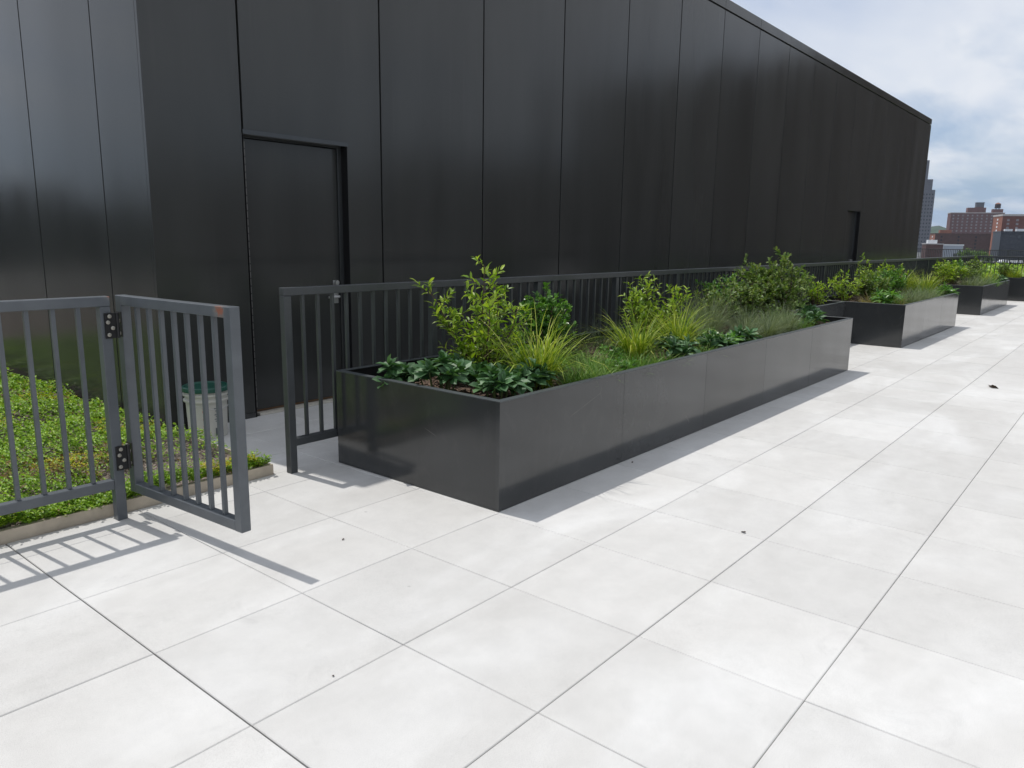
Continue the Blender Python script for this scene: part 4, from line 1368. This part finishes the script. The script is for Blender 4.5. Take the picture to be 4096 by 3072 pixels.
def build_city():
    # purple brown slab tower with tanks
    D = 900
    cx, cy = pol(10.15, D)
    H = 1.44 + D * math.tan(math.radians(1.98)) - GZ
    tw = city_block('apartment_tower', (cx, cy), H, 16, 47, M['brick_purple'], M['brick_purple'],
                    'purple brown apartment slab with two rooftop water tank houses', coping=M['coping_stone'])
    windows(tw, 'front', [2.5 + 4.2 * k for k in range(11)], [H - 2.2 - 3.05 * k for k in range(9)], 1.5, 1.6, M['window_pale'])
    for px_, wd in ((10.5, 1.5), (27, 1.2)):
        pass
    ph = MB(); ph.box(3, 11, -31, -15, H + 0.8, H + 5.6); ph.box(3.5, 10, -29, -22, H + 5.6, H + 6.2)
    ph.build('penthouse', M['brick_purple'], tw)
    tk = MB(); tk.box(3.5, 9.5, -29, -22.2, H + 6.2, H + 10.2); tk.box(3.2, 9.8, -29.3, -21.9, H + 10.2, H + 10.8)
    tk.build('tank_house', M['grey_stone'], tw)
    ph2 = MB(); ph2.box(3, 9, -46, -37, H + 0.8, H + 4.2)
    ph2.build('penthouse', M['brick_purple'], tw)
    water_tank(tw, 6, -41.5, H + 4.2, 2.6, 5.0)
    # red brick block at the frame edge, sunlit gable
    D = 700
    cx, cy = pol(7.32, D)
    H = 1.44 + D * math.tan(math.radians(1.80)) - GZ
    rb = city_block('brick_apartment_block', (cx, cy), H, 27, 62, M['brick_red'], M['brick_sunlit'],
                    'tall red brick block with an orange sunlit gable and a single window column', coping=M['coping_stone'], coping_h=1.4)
    windows(rb, 'side', [13.5], [H - 2.4 - 2.75 * k for k in range(11)], 3.2, 1.4, M['roof_white'])
    windows(rb, 'front', [4 + 6 * k for k in range(5)], [H - 3.0 - 2.9 * k for k in range(5)], 1.7, 1.5, M['window_pale'])
    # low maroon block
    D = 760
    cx, cy = pol(10.9, D)
    H = 1.44 + D * math.tan(math.radians(0.66)) - GZ
    lb = city_block('low_brick_block', (cx, cy), H, 25, 44, M['brick_dark'], M['brick_sunlit'],
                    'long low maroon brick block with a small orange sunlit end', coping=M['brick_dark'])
    windows(lb, 'side', [12], [H - 2.2 - 2.9 * k for k in range(4)], 3.2, 1.5, M['roof_white'])
    windows(lb, 'front', [5 + 13 * k for k in range(3)], [H - 2.2 - 2.9 * k for k in range(4)], 1.3, 1.5, M['window_dark'])
    st = MB(); st.box(4, 10, -13, -4, H + 0.8, H + 3.6)
    st.build('stair_bulkhead', M['brick_sunlit'], lb)
    # navy block
    D = 610
    cx, cy = pol(7.30, D)
    H = 1.44 + D * math.tan(math.radians(0.80)) - GZ
    nb = city_block('navy_block', (cx, cy), H, 20, 60, M['navy'], M['navy'], 'flat navy blue building in front of the red brick block', coping=M['navy'])
    rv = MB()
    for k, (a, b, c) in enumerate(((2.5, 7.0, 1.4), (9.2, 15.5, 1.6), (17, 24, 1.5))):
        rv.box(2, 5, -b, -a, H + 0.8, H + 0.8 + c)
    rv.build('rooftop_unit', M['roof_white'], nb)
    windows(nb, 'front', [3 + 4 * k for k in range(8)], [H - 2.5 - 3.5 * k for k in range(4)], 2.6, 1.6, M['window_dark'])
    # pale low building
    D = 560
    cx, cy = pol(10.35, D)
    H = 1.44 + D * math.tan(math.radians(-0.06)) - GZ
    pb = city_block('pale_warehouse', (cx, cy), H, 22, 11, M['pale_metal'], M['pale_metal'], 'low pale blue grey warehouse in front of the maroon block', coping=M['roof_white'])
    dw = MB(); dw.box(-0.1, 0.1, -8, -6, 0.5, 5); dw.build('loading_door', M['window_dark'], pb)
    # dark roofs nearer the end of the metal building
    D = 520
    cx, cy = pol(11.35, D)
    H = 1.44 + D * math.tan(math.radians(0.0)) - GZ
    db = city_block('dark_low_building', (cx, cy), H, 14, 9, M['brick_dark'], M['brick_dark'], 'dark low building beside the end of the metal wall', coping=M['coping_stone'], coping_h=0.5)
    bb = MB(); bb.box(2, 7, -6, -1, H + 0.5, H + 2.6); bb.build('stair_bulkhead', M['roof_white'], db)
    # stepped grey tower
    D = 1150
    cx, cy = pol(11.19, D)
    root = empty('stepped_tower', (cx, cy, GZ), TH, 'hazy grey stepped office tower just past the end of the dark wall', 'tower')
    H = 1.44 + D * math.tan(math.radians(5.35)) - GZ
    b = MB()
    z = 0
    for el0, ins in ((3.45, 0.0), (4.12, 3.4), (5.33, 9.0)):
        zt = 1.44 + D * math.tan(math.radians(el0)) - GZ
        b.box(ins, 60 - ins, ins, 60 - ins, z, zt)
        z = zt
    # local +Y points away to the left of the frame, so the visible right edge is local y = 0
    b.build('wall', M['grey_stone'], root)
    wm = MB()
    wm.box(-0.15, 0.2, -0.8, 0.8, -1.0, 1.0)
    first = None
    for kz in range(16):
        for ky in range(6):
            p = (0.0, 2.6 + ky * 3.4, 74 - kz * 4.6)
            if first is None: first = wm.build('window', M['window_dark'], root, loc=p)
            else:
                o = first.copy(); COL.objects.link(o); o.location = p
    # white vans parked far below
    van_root = None
    spots = [(6.75, 500, 0.2), (6.47, 480, 0.1), (6.28, 505, 0.2), (7.0, 520, 0.3), (7.15, 470, 0.0), (10.35, 470, 0.2)]
    labs = ['white van parked nearest the navy block corner', 'white van parked second from the frame edge below the railing', 'white van parked at the frame edge below the railing',
            'white van parked third from the frame edge', 'white van half hidden behind the planting', 'white van parked before the dark low building']
    for k, (az, d, rot) in enumerate(spots):
        x, y = pol(az, d)
        if van_root is None:
            van_root = empty('parked_van', (x, y, GZ), 1.6, labs[k], 'van', 'white vans parked below')
            v = MB()
            v.prism_xz([(-2.8, 0.45), (2.9, 0.45), (2.95, 1.1), (2.3, 1.35), (1.7, 2.35), (-2.8, 2.45)], -1.0, 1.0)
            v.build('van_body', M['roof_white'], van_root, bevel=0.06)
            g = MB(); g.prism_xz([(1.0, 1.45), (2.05, 1.45), (1.62, 2.2), (1.0, 2.2)], -1.01, 1.01)
            g.build('windscreen', M['glass_dark'], van_root)
            for wx in (-1.9, 1.9):
                for wy in (-0.9, 0.9):
                    w = MB(); w.tube([(wx, wy - 0.12, 0.36), (wx, wy + 0.12, 0.36)], [0.36, 0.36], 16)
                    w.build('wheel', M['tyre'], van_root)
        else:
            c = copy_tree(van_root); c.location = (x, y, GZ); c.rotation_euler = (0, 0, 1.6 + rot * 3); c['label'] = labs[k]
    # street trees
    tr = [(9.0, 500, 9.5, 5), (8.75, 520, 8.5, 4.5), (8.5, 505, 8.8, 5), (8.25, 490, 8.2, 4.5), (8.0, 480, 7.6, 4.5), (9.3, 530, 8.0, 4), (7.75, 470, 6.2, 3.6)]
    tl = ['street tree tallest of the row in front of the maroon block', 'street tree next to the tallest one', 'street tree in the middle of the row before the maroon block',
          'street tree right of the middle of the row', 'street tree near the orange gable', 'street tree beside the pale warehouse', 'smallest street tree at the foot of the orange gable']
    for (az, d, h, w), lab in zip(tr, tl):
        h -= 0.9; w *= 0.8
        x, y = pol(az, d)
        root = empty('street_tree', (x, y, GZ), 0, lab, 'tree', 'street trees below the terrace')
        t = MB(); t.tube([(0, 0, 0), (0.1, 0, h * 0.3), (0, 0.1, h * 0.65)], [0.3, 0.24, 0.1], 7)
        for k in range(5):
            a = k * 1.26
            t.tube([(0, 0, h * 0.35), (w * 0.4 * math.cos(a), w * 0.4 * math.sin(a), h * 0.65)], [0.12, 0.04], 5)
        t.build('trunk', M['trunk'], root)
        c = MB()
        n = 700
        cl = rng.normal(0, 1, (14, 3)); cl = norm(cl) * rng.uniform(0.3, 0.95, (14, 1)) * [w * 0.72, w * 0.72, h * 0.26] + [0, 0, h * 0.68]
        pts = cl[rng.integers(0, 14, n)] + rng.normal(0, 1, (n, 3)) * w * 0.17
        leaves(c, pts, rng.normal(0, 1, (n, 3)) + [0, 0, 0.3], rng.uniform(0.5, 0.9, n), rng.uniform(0.35, 0.6, n), 0.2, 0.1)
        c.build('crown', M['tree'], root)
    # unseen dark block added past the sedum bed for the short wall to mirror
    root = empty('mirrored_block', (-30, 62, GZ), 0, 'unseen long dark block added beyond the sedum bed for the wall to mirror', 'building')
    b = MB(); b.box(-45, 26, 0, 18, 0, 12.7); b.build('wall', M['grey_block'], root)
    b = MB(); b.box(-14, -4, 3, 12, 12.7, 15.0); b.box(8, 15, 3, 12, 12.7, 14.2); b.build('stair_bulkhead', M['brown_block'], root)
    # unseen blocks added on the open side so the wall panels mirror them dimly
    for (x, y, w, d, h, lab) in ((14, -92, 34, 20, 17, 'unseen brown block added opposite the terrace for the wall panels to mirror'), (62, -84, 46, 22, 18.5, 'wider unseen brown block added further along for the wall panels to mirror'),
                                 (104, -74, 30, 26, 23, 'unseen brown block added near the far end for the wall panels to mirror'), (128, -9, 36, 64, 36, 'long unseen brown block added beyond the far end to keep the wall reflection dark'), (-36, -100, 30, 20, 15, 'lower unseen brown block added nearest the camera for the wall panels to mirror')):
        root = empty('mirrored_block', (x, y, GZ), 0, lab, 'building')
        b = MB(); b.box(-w / 2, w / 2, -d, 0, 0, h); b.build('wall', M['brown_block'], root)
        wb = MB(); wb.box(-0.7, 0.7, -0.1, 0.1, -0.9, 0.9)
        first = None
        for zz in range(3, int(h) - 2, 4):
            for k in range(int(w / 4)):
                p = (-w / 2 + 2.5 + 4 * k, 0, zz + 1)
                if first is None: first = wb.build('window', M['window_dark'], root, loc=p)
                else:
                    o = first.copy(); COL.objects.link(o); o.location = p


build_city()


# ------------------------------------------------------------------ air
def build_haze():
    mt = bpy.data.materials.new('haze_air')
    mt.use_nodes = True
    nt = mt.node_tree
    nt.nodes.remove(nt.nodes['Principled BSDF'])
    v = nt.nodes.new('ShaderNodeVolumePrincipled')
    v.inputs['Color'].default_value = (0.80, 0.88, 1.0, 1)
    v.inputs['Density'].default_value = 0.00008
    v.inputs['Anisotropy'].default_value = 0.2
    nt.links.new(v.outputs[0], nt.nodes['Material Output'].inputs['Volume'])
    b = MB(); b.box(-4400, 7900, -5900, 5900, -10.2, 135.0)
    o = b.build('haze', mt)
    tag(o, kind='stuff')


build_haze()
